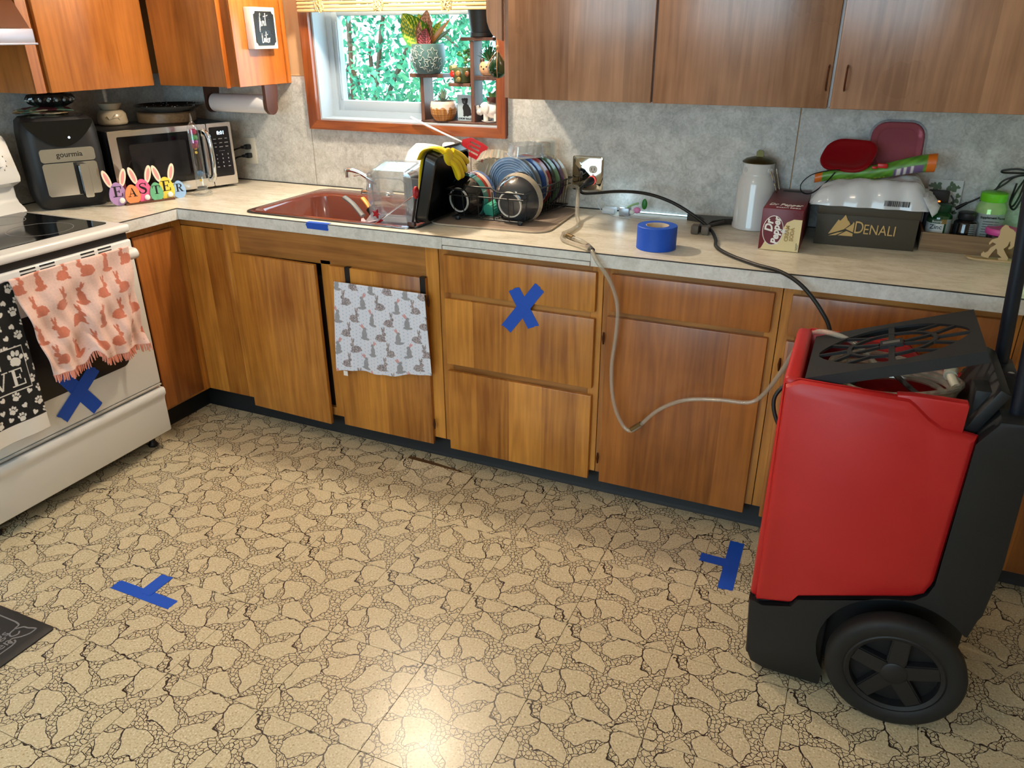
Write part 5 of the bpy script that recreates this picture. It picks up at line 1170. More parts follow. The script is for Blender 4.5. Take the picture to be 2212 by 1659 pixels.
t = bottle('pale green supplement bottle with a bright green lid', 3.517, -.085, .926, .042, .145, .036, .026, clear_mat('green_clear_bottle', (.45, .8, .3), .2, .1, (.6, .9, .4), .5), M('lime_cap', S(110, 206, 36), .4))
wrap(t, 'label', .0425, .03, .108, 190, 345, m_labgrey); lettering('lettering', 'Supplement Facts', .0095, m_ink, t, (.004, -.0432, .098), (1, .0, 0), (0, 0, 1), bold=.0003)
for k in range(7): lettering('lettering', 'mmmmmmm mmm', .0055, m_ink, t, (.002, -.0432, .086-k*.008), (1, .0, 0), (0, 0, 1))
t = thing('jar', 'low dark jar with a pink lid at the end of the wooden tray', 'jar', (3.552, -.145, .926))
part('jar', lathe([(.036, 0), (.04, .004), (.04, .05), (.036, .055)], 32), gk('dark_jar', S(40, 24, 34)), t); part('lid', lathe([(.043, .055), (.045, .058), (.045, .07), (.042, .074), (.034, .073), (0, .072)], 40), M('pink_lid', S(222, 84, 158), .4), t)
# --- wooden tray, bigfoot
m_traywood = wood('tray_wood', S(112, 84, 56), S(168, 134, 94), 'x', 1.6, .55, 0, 2.)
t = thing('tray', 'narrow wooden tray holding pill bottles', 'tray', (3.475, -.12, .9205))
part('base', box((3.332, -.197, .9205), (3.618, -.035, .926)), m_traywood, t, world=True)
part('side', prism_y([(3.328, .9205), (3.622, .9205), (3.622, .975), (3.332, .979)], -.2, -.192), m_traywood, t, world=True); part('side', box((3.328, -.04, .9205), (3.622, -.032, .978), .001), m_traywood, t, world=True)
for x in (3.328, 3.614): part('side', box((x, -.1915, .9205), (x+.008, -.0405, .977), .001), m_traywood, t, world=True)
m_ply = M('pale_plywood', S(206, 176, 132), .6)
t = thing('figurine', 'flat plywood walking ape-man figurine on a thin base board', 'figurine', (3.535, -.248, .9205))
part('base', prism_y([(3.458, .928), (3.465, .922), (3.48, .9205), (3.585, .9205), (3.602, .923), (3.602, .9255), (3.48, .9245), (3.468, .9275)], -.262, -.236), m_ply, t, world=True)
bf = [(1860, 1165), (1885, 1135), (1900, 1150), (1935, 1130), (1950, 1085), (1985, 1060), (2010, 1035), (1960, 1015), (1930, 1050), (1920, 1030), (1945, 985), (2010, 960), (2020, 915), (2015, 870), (2025, 835), (2055, 800), (2090, 805), (2115, 835), (2160, 850), (2195, 880), (2215, 950), (2220, 1040), (2195, 1075), (2165, 1085), (2160, 1070), (2175, 1045), (2160, 985), (2150, 1000), (2145, 1045), (2105, 1085), (2140, 1130), (2190, 1190), (2185, 1220), (2080, 1220), (2070, 1200), (2110, 1190), (2050, 1150), (2040, 1110), (2020, 1085), (1990, 1130), (1960, 1190), (1955, 1210), (1900, 1205), (1865, 1190)]
bfp = [(3.497+(a-1860)*.000222, .9248+(1220-b)*.000252) for a, b in [((a if a > 1000 else a)+0, b) for a, b in bf]]
part('silhouette', prism_y(bfp, -.252, -.246), m_ply, t, world=True)
# --- charger with an orange light, cables, glass jar at the edge
t = thing('charger', 'black charger with an orange light behind the zinc bottle', 'charger', (3.36, -.062, .9205))
part('body', merge(box((3.335, -.075, .9205), (3.395, -.048, 1.088), .004)), m_blackm, t, world=True)
part('clip', tube(crom([(3.398, -.07, 1.075), (3.408, -.072, 1.06), (3.404, -.075, 1.035), (3.392, -.076, 1.03)], 4), .0025, 6), m_blackm, t, world=True)
part('light', box((3.322, -.0775, 1.048), (3.372, -.0748, 1.057), .002), M('orange_led', (1, .25, .05), .4, 0, Emission_Color=(1, .2, .03, 1), Emission_Strength=3.), t, world=True)
t = thing('cable', 'coiled bundle of thin black cables by the backsplash on the right', 'cable', (3.56, -.04, .95))
for k, pts in enumerate(([(3.60, -.05, 1.16), (3.565, -.04, 1.163), (3.53, -.03, 1.155), (3.532, -.03, 1.149), (3.56, -.035, 1.150), (3.60, -.05, 1.154)], [(3.60, -.05, 1.155), (3.58, -.045, 1.10), (3.572, -.04, 1.055), (3.585, -.045, 1.04), (3.595, -.05, 1.07), (3.605, -.05, 1.14)], [(3.59, -.045, 1.15), (3.555, -.035, 1.135), (3.535, -.03, 1.12), (3.52, -.025, 1.09), (3.47, -.022, 1.055), (3.43, -.022, 1.03), (3.41, -.03, .99), (3.40, -.03, .93)], [(3.61, -.05, 1.15), (3.57, -.035, 1.14), (3.545, -.03, 1.115), (3.51, -.025, 1.08), (3.49, -.022, 1.055)], [(3.595, -.05, 1.14), (3.59, -.05, 1.085), (3.58, -.045, 1.05), (3.57, -.04, 1.06), (3.575, -.04, 1.12)])):
    part('cable', tube(crom(pts, 6), .003, 7), m_cord, t, world=True)
part('plug_head', tube([(3.455, -.022, 1.047), (3.425, -.024, 1.026)], [.004, .007], 8), m_cord, t, world=True)
t = thing('glass_jar', 'green glowing glass jar at the right end of the worktop', 'jar', (3.668, -.19, .9205))
part('jar', lathe([(.04, 0), (.044, .004), (.044, .10), (.036, .125), (.03, .13)], 32), clear_mat('green_glass', (.35, .85, .4), .15, .05, (.8, 1, .8), .1), t)
for k in range(9): part('fairy_light', sph(.003, (.03*math.cos(k*2.3), .03*math.sin(k*2.3), .012+k*.011), u=8, v=6), M('fairy_glow', (.5, 1, .4), .4, 0, Emission_Color=(.55, 1, .45, 1), Emission_Strength=6.), t)
lamp('jar_glow', 'POINT', (3.668, -.19, .98), .16, (.5, .95, 1), .02)
# ============================================================= DEHUMIDIFIER, HOSE, TOWEL, FLOOR MAT
m_red = N('red_rotomoulded'); nr = m_red.n('TexNoise', {'Vector': m_red.n('NewGeometry').outputs['Position'], 'Scale': 420, 'Detail': 2}).outputs[0]
nb = m_red.n('TexNoise', {'Vector': m_red.n('NewGeometry').outputs['Position'], 'Scale': 7, 'Detail': 4}).outputs[0]
m_red.set('Base Color', m_red.mix(nb, S(176, 26, 27), S(196, 38, 37))); m_red.set('Roughness', .42); m_red.bump(nr, .12, .001); m_red = m_red.m
m_roto = N('black_rotomoulded'); nr = m_roto.n('TexNoise', {'Vector': m_roto.n('NewGeometry').outputs['Position'], 'Scale': 420, 'Detail': 2}).outputs[0]; m_roto.set('Base Color', (*S(19, 20, 23), 1)); m_roto.set('Roughness', .55); m_roto.bump(nr, .15, .001); m_roto = m_roto.m
m_tyre = M('tyre_rubber', S(20, 20, 21), .65); m_hub = M('wheel_hub_plastic', S(22, 22, 25), .5)
YN, YFAR = -1.245, -.845
def outl_scale(poly, d):
    """shrink an outline by about d towards its middle"""
    cx_ = (min(p[0] for p in poly)+max(p[0] for p in poly))/2; cz_ = (min(p[1] for p in poly)+max(p[1] for p in poly))/2
    w_ = (max(p[0] for p in poly)-min(p[0] for p in poly))/2; h_ = (max(p[1] for p in poly)-min(p[1] for p in poly))/2
    return [(cx_+(x-cx_)*(1-d/w_), cz_+(z-cz_)*(1-d/h_)) for x, z in poly]
def slab(poly, y0, y1, d=.012, c=.012):
    bm = BM(); layers = [(outl_scale(poly, d), y0), (outl_scale(poly, d*.3), y0+c*.3), (poly, y0+c), (poly, y1-c), (outl_scale(poly, d*.3), y1-c*.3), (outl_scale(poly, d), y1)]
    L = [[bm.verts.new((x, y, z)) for x, z in pl] for pl, y in layers]; n = len(poly)
    for a, b in zip(L, L[1:]):
        for i in range(n): j = (i+1) % n; bm.faces.new((a[i], a[j], b[j], b[i]))
    fs = [bm.faces.new(L[0]), bm.faces.new(list(reversed(L[-1])))]
    for f in fs: f.normal_update()
    bmesh.ops.triangulate(bm, faces=fs)
    return bm
t = thing('dehumidifier', 'red and black wheeled dehumidifier with an open top', 'dehumidifier', (3.3, -1.045, 0))
H_ = lambda n, bm, m, **k: part(n, bm, m, t, world=True, **k)
low = [(3.050, .222), (3.128, .238), (3.142, .262), (3.395, .345), (3.42, .362), (3.432, .40), (3.437, .70), (3.052, .70)]
near = [(3.052, .70), (3.437, .70), (3.437, .779), (3.371, .787), (3.340, .806), (3.310, .832), (3.295, .842), (3.07, .846), (3.054, .835)]
inner = [(3.27, .70), (3.408, .70), (3.408, .842), (3.404, .848), (3.30, .8475), (3.27, .844)]
H_('housing', merge(slab([(3.050, .222), (3.128, .238), (3.142, .262), (3.395, .345), (3.42, .362), (3.432, .40), (3.437, .779), (3.371, .787), (3.340, .806), (3.310, .832), (3.295, .842), (3.07, .846), (3.040, .83)], YN, YN+.05, .018, .028),
     slab(inner, YN+.02, YN+.045, .003, .004),
     slab([(3.050, .222), (3.128, .238), (3.142, .262), (3.395, .345), (3.42, .362), (3.432, .40), (3.437, .779), (3.371, .787), (3.340, .806), (3.310, .832), (3.295, .842), (3.07, .846), (3.040, .83)], YFAR-.05, YFAR, .018, .028),
     box((3.036, YN+.022, .222), (3.074, YFAR-.022, .846), .012, 3), box((3.06, YN+.03, .37), (3.43, YFAR-.03, .68))), m_red)
base = [(3.036, .224), (3.062, .216), (3.133, .236), (3.147, .262), (3.404, .346), (3.426, .368), (3.436, .40), (3.438, .779), (3.469, .829), (3.525, .833), (3.543, .70), (3.550, .48), (3.541, .345), (3.535, .33)]
ac, ar = (3.39, .155), .182
base += [(ac[0]+ar*math.cos(R(a)), ac[1]+ar*math.sin(R(a))) for a in range(42, 222, 9)]
base += [(3.235, .012), (3.10, .014), (3.062, .028), (3.048, .06)]
H_('chassis', merge(slab(base, YN-.004, YN+.08, .010, .014), slab(base, YFAR-.08, YFAR+.004, .010, .014), box((3.046, YN+.02, .03), (3.23, YFAR-.02, .23), .01), box((3.22, YN+.075, .05), (3.53, YFAR-.075, .345), .004), box((3.438, YN+.03, .34), (3.535, YFAR-.03, .70), .006), box((3.44, YN+.06, .69), (3.52, YFAR-.06, .76), .004)), m_roto)
# wheels
def wheel(yc, s):
    wh = part('wheel', loft([[(r*math.cos(2*math.pi*i/64), y, r*math.sin(2*math.pi*i/64)) for i in range(64)] for r, y in ((.112, -.022), (.118, -.027), (.142, -.027), (.151, -.022), (.155, -.012), (.155, .012), (.151, .022), (.142, .027), (.112, .022))], ring=True), m_tyre, t)
    wh.location = (3.39-3.3, yc+1.045, .155)
    part('rim', loft([[(r*math.cos(2*math.pi*i/64), y*s, r*math.sin(2*math.pi*i/64)) for i in range(64)] for r, y in ((.1115, .022), (.1125, -.021), (.108, -.023), (.099, -.019), (.097, .012))], ring=True), m_hub, wh)
    part('hub_disc', loft([[(r*math.cos(2*math.pi*i/48), y*s, r*math.sin(2*math.pi*i/48)) for i in range(48)] for r, y in ((.098, .012), (.098, .004), (.02, .004), (.02, .012))], ring=True), M('dark_well', S(8, 8, 9), .7), wh)
    for k in range(5):
        a = R(90+72*k); bm = BM(); w0, w1 = .022, .032
        c_, s_ = math.cos(a), math.sin(a); q = lambda r, w, y: (r*c_-w*s_, y*s, r*s_+w*c_)
        vs = [bm.verts.new(q(r, w, y)) for y in (-.018, .004) for r, w in ((.018, -w0), (.1, -w1*.62), (.1, w1*.62), (.018, w0))]
        for f in ((0, 1, 2, 3), (7, 6, 5, 4), (0, 4, 5, 1), (1, 5, 6, 2), (2, 6, 7, 3), (3, 7, 4, 0)): bm.faces.new([vs[i] for i in f])
        bmesh.ops.bevel(bm, geom=list(bm.edges), offset=.003, segments=2, affect='EDGES')
        part('spoke', bm, m_hub, wh)
    part('hub_cap', loft([[(r*math.cos(2*math.pi*i/32), y*s, r*math.sin(2*math.pi*i/32)) for i in range(32)] for r, y in ((.03, .0), (.03, -.019), (.026, -.022), (.001, -.022))]), m_hub, wh)
wheel(-1.272, 1); wheel(-.818, -1)
# slatted top grate, lifted at the back
LN, RN, LF = Vector((3.080, -1.205, .842)), Vector((3.416, -1.205, .962)), Vector((3.077, -.90, .832))
fr = frame3(LN, RN-LN, LF-LN); gw, gd = (RN-LN).length, .31
gm = lambda h: (lambda u, v: tuple(fr @ Vector((u, v, h))))
def rect_at(a, w_, d_): 
    c_, s_ = math.cos(a), math.sin(a); k = min(w_/2/abs(c_) if abs(c_) > 1e-6 else 9, d_/2/abs(s_) if abs(s_) > 1e-6 else 9); return (gw/2+k*c_, gd/2+k*s_)
angs = sorted(set([2*math.pi*i/60 for i in range(60)]+[math.atan2(sy*gd, sx*gw) % (2*math.pi) for sx in (1, -1) for sy in (1, -1)]))
ro = [rect_at(a, gw, gd) for a in angs]; ri = [(gw/2+.152*math.cos(a)*(1+.05*math.cos(4*a)), gd/2+.124*math.sin(a)) for a in angs]
bm = BM(); L = [[bm.verts.new(gm(h)(*p)) for p in q] for q, h in ((ro, 0), (ro, -.026), ([(gw/2+(x-gw/2)*.985, gd/2+(y-gd/2)*.985) for x, y in ro], -.026), ([(gw/2+(x-gw/2)*.985, gd/2+(y-gd/2)*.985) for x, y in ro], -.006), (ri, -.006), (ri, 0))]
n = len(angs)
for a, b in zip(L, L[1:]+L[:1]):
    for i in range(n): j = (i+1) % n; bm.faces.new((a[i], a[j], b[j], b[i]))
gr = H_('grate', bm, m_roto, smooth=35)
G_ = lambda pts, w_: part('grate_bar', ribbon(BM(), pts, w_, gm(-.007), gm(-.001)), m_roto, gr, world=True)
C_ = (gw/2, gd/2); pol = lambda a, k: (C_[0]+.156*k*math.cos(R(a)), C_[1]+.128*k*math.sin(R(a)))
G_([pol(90, 0), pol(90, 1.02)], .013); G_([pol(270, 0), pol(270, 1.02)], .013)
for a, b in ((20, 30), (160, 150), (200, 212), (340, 330)): G_([pol(a, .18), pol(a, .55), pol(b, 1.03)], .009)
for a in (0, 180): G_([pol(a-26, .62), pol(a, .60), pol(a+26, .62)], .008); G_([pol(a, .60), pol(a, 1.02)], .008)
for a in (60, 120, 240, 300): G_([pol(a, .6), pol(a-(12 if a in (60, 240) else -12), .98)], .007)
part('grate_bar', ribbon(BM(), [pol(a, .58) for a in range(0, 361, 10)], .008, gm(-.0072), gm(-.0008)), m_roto, gr, world=True)
part('badge', add_prism(BM(), [pol(a, .22) for a in (45, 135, 225, 315)], gm(-.006), gm(.0025)), m_roto, gr, world=True)
part('badge_print', add_prism(BM(), [(C_[0]+sx*.018, C_[1]+sy*.008) for sx, sy in ((1, 1), (-1, 1), (-1, -1), (1, -1))], gm(.0024), gm(.0029)), M('worn_silver_print', S(120, 118, 112), .4, .6), gr, world=True)
# coiled tubing in the open top
m_hose = clear_mat('clear_vinyl_tube', (.84, .82, .76), .12, .08, (.74, .69, .60), .26)
for k in range(4):
    pts = [(3.27+(.125+.006*k)*math.cos(a*math.pi/16), -1.03+(.105+.006*k)*math.sin(a*math.pi/16), .765+.016*k+.01*math.sin(a*math.pi/8+k)) for a in range(32)]
    H_('coiled_tube', tube(pts, .0075, 8, closed=True), m_hose)
H_('tube_fitting', merge(tube([(3.40, -1.06, .815), (3.385, -1.0, .83)], .011, 10), tube([(3.388, -1.02, .826), (3.39, -.995, .833)], .015, 10)), M('ivory_fitting', S(200, 192, 170), .4))
H_('coiled_cord', tube(crom([(3.10, -.90, .78), (3.16, -1.1, .785), (3.24, -.95, .80), (3.34, -1.12, .80), (3.42, -.98, .78)], 6), .006, 8), m_cord)
# bracket and handle at the back
m_navy = M('navy_black_metal', S(22, 28, 40), .4, .3)
br_ = H_('handle_bracket', merge(box((3.43, -1.15, .70), (3.475, -.88, .80), .004), box((3.46, -.96, .70), (3.535, -.865, .815), .006), box((3.42, -1.17, .74), (3.46, -1.10, .86), .004), xf(box((-.012, -.17, -.06), (.012, .10, .06), .003), (3.445, -1.03, .82), (0, R(25), 0))), m_roto)
for x, y, z in ((3.478, -.967, .832), (3.515, -.968, .826), (3.46, -1.05, .80), (3.465, -1.06, .775)):
    part('bolt', xf(lathe([(.011, 0), (.011, .004), (.006, .007), (0, .007)], 14), (x, y, z), (R(70), 0, 0)), M('zinc_bolt', S(170, 172, 174), .3, .8), br_, world=True)
hd = []
for y in (-.90, -1.19): hd.append(tube([(3.505, y, .74), (3.500, y, .86), (3.482, y, 1.10), (3.462, y, 1.30)], .0125, 10, flat=1.3))
hd.append(tube([(3.462, -.90, 1.30), (3.462, -1.19, 1.30)], .0125, 10))
H_('handle', merge(*hd), m_navy)
H_('cord_rest', box((3.47, -.99, .80), (3.53, -.87, .835), .005), m_navy)
# --- clear drain hose from the sink to the dehumidifier
t = thing('drain_hose', 'clear plastic drain hose from the sink rack to the dehumidifier', 'hose', (2.2, -.3, .93))
hp = [(1.69, -.09, .94), (1.74, -.025, .985), (1.90, -.02, .99), (2.05, -.022, .995), (2.125, -.06, 1.012), (2.168, -.17, .985), (2.192, -.24, .945), (2.222, -.31, .9295), (2.232, -.40, .9285), (2.222, -.465, .9285)]
hp2 = [(2.222, -.465, .9285), (2.262, -.505, .9285), (2.325, -.555, .929), (2.375, -.63, .931), (2.408, -.668, .905), (2.455, -.664, .84), (2.480, -.655, .76), (2.479, -.65, .66), (2.470, -.648, .55), (2.478, -.65, .45), (2.502, -.655, .375), (2.54, -.662, .330), (2.575, -.668, .348), (2.64, -.675, .428), (2.723, -.68, .484), (2.83, -.682, .507), (2.92, -.684, .516), (2.962, -.69, .556), (3.007, -.75, .666), (3.032, -.80, .747), (3.063, -.86, .82), (3.105, -.92, .858), (3.18, -.96, .85), (3.25, -1.0, .80)]
part('hose', tube(crom(hp, 6), .0078, 10), m_hose, t, world=True); part('hose', tube(crom(hp2, 6), .0068, 10), m_hose, t, world=True)
part('hose', tube(crom([(2.222, -.465, .9285), (2.245, -.54, .9285), (2.30, -.585, .9285), (2.372, -.632, .934)], 6), .006, 8), m_hose, t, world=True)
m_coup = M('brass_coupling', S(120, 98, 60), .4, .6)
part('coupling', tube([(2.555, -.665, .335), (2.588, -.669, .366)], .0085, 10), m_coup, t, world=True); part('coupling', tube([(2.245, -.488, .9295), (2.275, -.514, .9295)], .0085, 10), m_coup, t, world=True); part('coupling', tube([(2.355, -.60, .931), (2.385, -.642, .929)], .0085, 10), M('dark_coupling', S(60, 54, 46), .5), t, world=True)
# --- over-door towel bar and rabbit towel
t = thing('towel_bar', 'black metal towel bar hooked over the sink cabinet door', 'towel bar', (1.585, -.64, .76))
for x in (1.422, 1.746): part('hook', merge(box((x-.011, -.6225, .70), (x+.011, -.6212, .7595), .0004, 1), box((x-.011, -.6225, .7583), (x+.011, -.6045, .7597), .0004, 1), box((x-.011, -.652, .698), (x+.011, -.6212, .7005), .0004, 1)), m_blackp, t, world=True)
part('bar', tube([(1.398, -.652, .699), (1.772, -.652, .699)], .0055, 10), m_blackp, t, world=True)
tw = thing('dish_towel', 'white cotton towel printed with grey rabbits on the sink door', 'towel', (1.57, -.66, .34))
def Srab(u, v):
    w_ = .005*np.sin(u*11+1)*v+.004*np.sin(u*27+v*3)*(.3+v); f = np.clip((v-.05)/.95, 0, 1)
    x = 1.388+u*.388-(1-u)*f*.038; zt = .711-.006*u; zb = .338+.046*u+.006*np.sin(u*9)
    z = zt-(zt-zb)*f; y = -.6605-w_+.012*f
    th = np.clip(1-v/.05, 0, 1); y = np.where(v < .05, -.6605+.015*th, y); z = np.where(v < .05, .7035+.0075*np.cos(th*1.4), z)
    return x-1.57, y+.66, z-.34
def Crab(u, v):
    a, b = u*.39, v*.36; C = np.tile(np.array(S(226, 229, 242)), (len(u), 1))
    dots = (np.abs((a*70) % 1-.5)**2+np.abs((b*70+.5*np.floor(a*70)) % 1-.5)**2) < .02; C[dots] = S(170, 190, 222)
    sp = np.sin(a*900+np.sin(b*500)*3)*np.sin(b*1100+np.sin(a*700)*3)
    for r_ in range(7):
        for c_ in range(7):
            cx_ = .012+c_*.074+(.037 if r_ % 2 else 0); cy_ = .02+r_*.061; st = (c_+r_) % 2 == 0; fl = -1 if (r_ % 3 == 1) else 1
            q = bunny(a, b, cx_, cy_, .043, fl, st)
            if st:
                C[q] = S(152, 152, 160); C[q & (sp > .1)] = S(166, 166, 172); xx = (a-cx_)*fl/.043; yy = -(b-cy_)/.043; e_ = q & (ell(xx, yy, -.2, .62, .07, .26, 40) | ell(xx, yy, -.12, .68, .07, .26, 22)) & (yy > .5); C[e_] = S(214, 160, 162)
            else:
                C[q] = S(196, 190, 194); C[q & (sp > -.05)] = S(118, 112, 116); C[q & (sp < -.7)] = S(210, 176, 186)
    return C
grid_print('cloth', Srab, 230, 220, Crab, m_cotton, tw, .002)
part('care_label', box((1.383, -.6525, .325), (1.402, -.6515, .345)), m_pw, tw, world=True)
# --- kitchen mat
m_matb = M('black_cushion_mat', S(30, 29, 32), .55); m_chalk = M('chalk_print', S(120, 118, 120), .7)
t = thing('kitchen_mat', 'black cushioned kitchen mat with chalk lettering on the floor', 'mat', (.98, -2.27, .0005))
mx0, mx1, my0, my1 = .745, 1.215, -2.66, -1.885
part('mat', loft([rr(mx1-mx0, my1-my0, .012, .0005, ((mx0+mx1)/2, (my0+my1)/2)), rr(mx1-mx0, my1-my0, .012, .005, ((mx0+mx1)/2, (my0+my1)/2)), rr(mx1-mx0-.03, my1-my0-.03, .012, .013, ((mx0+mx1)/2, (my0+my1)/2))]), m_matb, t, world=True)
bm = BM(); fz0, fz1 = (lambda u, v: (u, v, .0128)), (lambda u, v: (u, v, .0135))
ribbon(bm, [(mx0+.04, my1-.035), (mx1-.115, my1-.035)], .004, fz0, fz1); ribbon(bm, [(mx1-.035, my0+.04), (mx1-.035, my1-.105)], .004, fz0, fz1)
for pts in ([(mx1-.115, my1-.035), (mx1-.095, my1-.04), (mx1-.09, my1-.055), (mx1-.075, my1-.04), (mx1-.06, my1-.038), (mx1-.045, my1-.032), (mx1-.035, my1-.03)], [(mx1-.09, my1-.055), (mx1-.085, my1-.075), (mx1-.07, my1-.08), (mx1-.062, my1-.066), (mx1-.07, my1-.056)], [(mx1-.035, my1-.03), (mx1-.034, my1-.05), (mx1-.045, my1-.07), (mx1-.06, my1-.085), (mx1-.055, my1-.10), (mx1-.042, my1-.095)], [(mx1-.035, my1-.105), (mx1-.04, my1-.09), (mx1-.05, my1-.086)]):
    ribbon(bm, [(p.x, p.y) for p in crom([(a, b, 0) for a, b in pts], 4)], .0045, fz0, fz1)
part('border_flourish', bm, m_chalk, t, world=True)
for s_, x_, ye in (('good', 1.075, -1.955), ('things', 1.118, -1.958), ('happen', 1.155, -1.975)):
    lettering('lettering', s_, .042, m_chalk, t, (x_-.98, ye+2.27, .0128), (0, 1, 0), (-1, 0, 0), align='RIGHT')
# ============================================================= WINDOW SHELF, PLANTS, BLIND, OUTDOORS
m_bamb = N('bamboo_slat'); nn = m_bamb.n('TexNoise', {'Vector': m_bamb.n('VectorMath', {0: m_bamb.n('NewGeometry').outputs['Position'], 1: (4, 90, 90)}, operation='MULTIPLY').outputs[0], 'Scale': 1, 'Detail': 3}).outputs[0]
m_bamb.set('Base Color', m_bamb.ramp(nn, [(.3, S(186, 150, 96)), (.7, S(232, 206, 154))])); m_bamb.set('Roughness', .5); m_bamb = m_bamb.m
t = thing('slat_blind', 'raised cream wooden slat blind at the top of the window', 'blind', (1.33, -.05, 1.635))
for k in range(9): part('slat', box((.888, -.066, 1.634+k*.0135), (1.79, -.036-.004*(k % 2), 1.6455+k*.0135), .004), m_bamb, t, world=True)
m_string = M('cream_string', S(214, 186, 130), .7)
for x in (1.005, 1.285, 1.585):
    rn = random.Random(int(x*100)); bm = BM()
    for j in range(5):
        pts = [(x+rn.uniform(-.022, .022), -.0695+rn.uniform(-.003, .003), 1.66+rn.uniform(-.03, .03)) for _ in range(6)]; add_tube(bm, crom(pts, 4, True), .0016, 5, closed=True)
    part('knotted_string', bm, m_string, t, world=True)
# --- stepped shelf in the window
m_shelf = wood('shelf_walnut', S(58, 36, 28), S(112, 74, 56), 'z', 1.6, .5, .05, 1.)
t = thing('window_shelf', 'dark stepped wooden plant shelf standing in the window', 'shelf', (1.58, .06, 1.216))
for a, b in (((1.408, .012, 1.2245), (1.425, .092, 1.39)), ((1.640, .012, 1.2245), (1.656, .092, 1.5265)), ((1.750, .012, 1.2245), (1.762, .092, 1.384))): part('upright', box(a, b, .001, 1), m_shelf, t, world=True)
for a, b in (((1.364, .008, 1.390), (1.516, .092, 1.4045)), ((1.602, .008, 1.527), (1.744, .092, 1.5395)), ((1.542, .008, 1.359), (1.6395, .092, 1.371)), ((1.6565, .008, 1.384), (1.762, .092, 1.400)), ((1.408, .008, 1.2165), (1.762, .092, 1.2243))): part('shelf_board', box(a, b, .001, 1), m_shelf, t, world=True)
# --- leaf makers
def leaf(parent, base, tip, width, colf, normal=(0, -1, .2), bend=.15, nm='leaf', mat=None):
    B_, T_ = Vector(base), Vector(tip); d = T_-B_; L_ = d.length; d.normalize(); nn = Vector(normal); nn = (nn-d*nn.dot(d)).normalized(); s_ = d.cross(nn)
    def Sf(u, v):
        w_ = width*np.sin(np.pi*np.clip(v, .0, 1)**.8)**.75*(u-.5); k = bend*L_*np.sin(np.pi*v*.5)**2-.6*np.abs(w_)
        return tuple(B_[i]+d[i]*L_*v+s_[i]*w_-nn[i]*k for i in range(3))
    def Cf(u, v): return colf(u, v)
    return grid_print(nm, Sf, 21, 34, Cf, mat or m_leafp, parent)
m_leafp = print_mat('leaf_print', .35)
def veined(c0, c1, c2=None):
    def f(u, v):
        C = np.tile(np.array(c0), (len(u), 1)); x = np.abs(u-.5); q = (x < .035) | ((np.sin((v-x*.9)*46) > .72) & (x < .42)); C[q] = c1
        if c2 is not None: C[(x > .38)] = c2
        return C
    return f
def plain(c): return lambda u, v: np.tile(np.array(c), (len(u), 1))*(1-.3*np.abs(u-.5))[:, None]
m_soil = M('potting_soil', S(44, 32, 24), .95)
# croton in a teal pot
t = thing('potted_plant', 'croton with yellow and pink veined leaves in a teal leaf-pattern pot', 'plant', (1.443, .030, 1.4047))
m_tealpot = M('teal_glaze', S(72, 104, 104), .45)
prof = [(.045, 0), (.05, .004), (.064, .03), (.070, .065), (.069, .09), (.066, .11)]
part('pot', lathe(prof+[(.063, .111), (.061, .10), (.0, .098)], 44), m_tealpot, t)
def rad(z): return float(np.interp(z, [p[1] for p in prof], [p[0] for p in prof]))
bm = BM(); rn = random.Random(11)
for a0, z0, rot in ((-115, .075, 20), (-78, .040, -25), (-45, .075, 30), (-130, .035, 10), (-95, .088, 60), (-60, .03, 15), (-25, .04, -10), (-150, .07, 0)):
    def on(a, z): r = rad(z)+.0006; return (r*math.cos(R(a)), r*math.sin(R(a)), z)
    ca, sa = math.cos(R(rot)), math.sin(R(rot)); mp = lambda x, y: on(a0+(x*ca-y*sa)*850, max(.006, min(.105, z0+(x*sa+y*ca))))
    pts = []
    for i in range(25):
        q = 2*math.pi*i/24; r = .018*(1+.28*math.cos(6*q)); pts.append(mp(r*math.cos(q)*1., r*math.sin(q)*1.1))
    add_tube(bm, pts[:-1], .0009, 5, closed=True)
    add_tube(bm, [mp(0, -.02), mp(0, .016)], .0008, 5)
part('leaf_line_print', bm, M('pale_print_line', S(196, 206, 200), .5), t)
gy, pk = veined(S(44, 110, 30), S(220, 214, 60)), veined(S(86, 40, 44), S(232, 120, 130))
b0 = (0, -.005, .09)
leaf(t, b0, (-.105, -.02, .225), .105, gy, (.3, -1, .25)); leaf(t, b0, (-.045, .0, .222), .075, veined(S(90, 120, 40), S(226, 196, 60)), (.1, -1, .2)); leaf(t, b0, (-.002, -.012, .232), .078, veined(S(120, 80, 56), S(236, 170, 150)), (0, -1, .2))
leaf(t, b0, (.008, -.035, .165), .068, pk, (0, -1, .5)); leaf(t, b0, (.098, -.01, .208), .022, plain(S(196, 140, 70)), (-.2, -1, .2)); leaf(t, b0, (.100, .0, .175), .020, plain(S(110, 140, 110)), (-.2, -1, .2)); leaf(t, b0, (-.09, -.03, .15), .035, plain(S(70, 90, 92)), (.2, -1, .6)); leaf(t, b0, (.04, .03, .20), .04, gy, (0, -1, .1))
part('stem', tube([(0, 0, .09), (0, 0, .13)], .004, 7), M('brown_stem', S(90, 70, 40), .7), t)
# black plastic pot
t = thing('potted_plant', 'black plastic nursery pot on the highest window shelf', 'plant', (1.678, .045, 1.5397))
part('pot', lathe([(.042, 0), (.046, .003), (.0465, .016), (.043, .018), (.0435, .024), (.053, .10), (.056, .102), (.056, .115), (.052, .115), (.048, .10), (0, .098)], 36), M('black_nursery_pot', S(28, 34, 36), .5), t)
for a, c in ((-150, S(70, 140, 50)), (-60, S(60, 120, 50)), (40, S(60, 130, 50))): leaf(t, (0, 0, .1), (.07*math.cos(R(a)), .06*math.sin(R(a)), .135), .03, plain(c), (0, -.2, 1), .3)
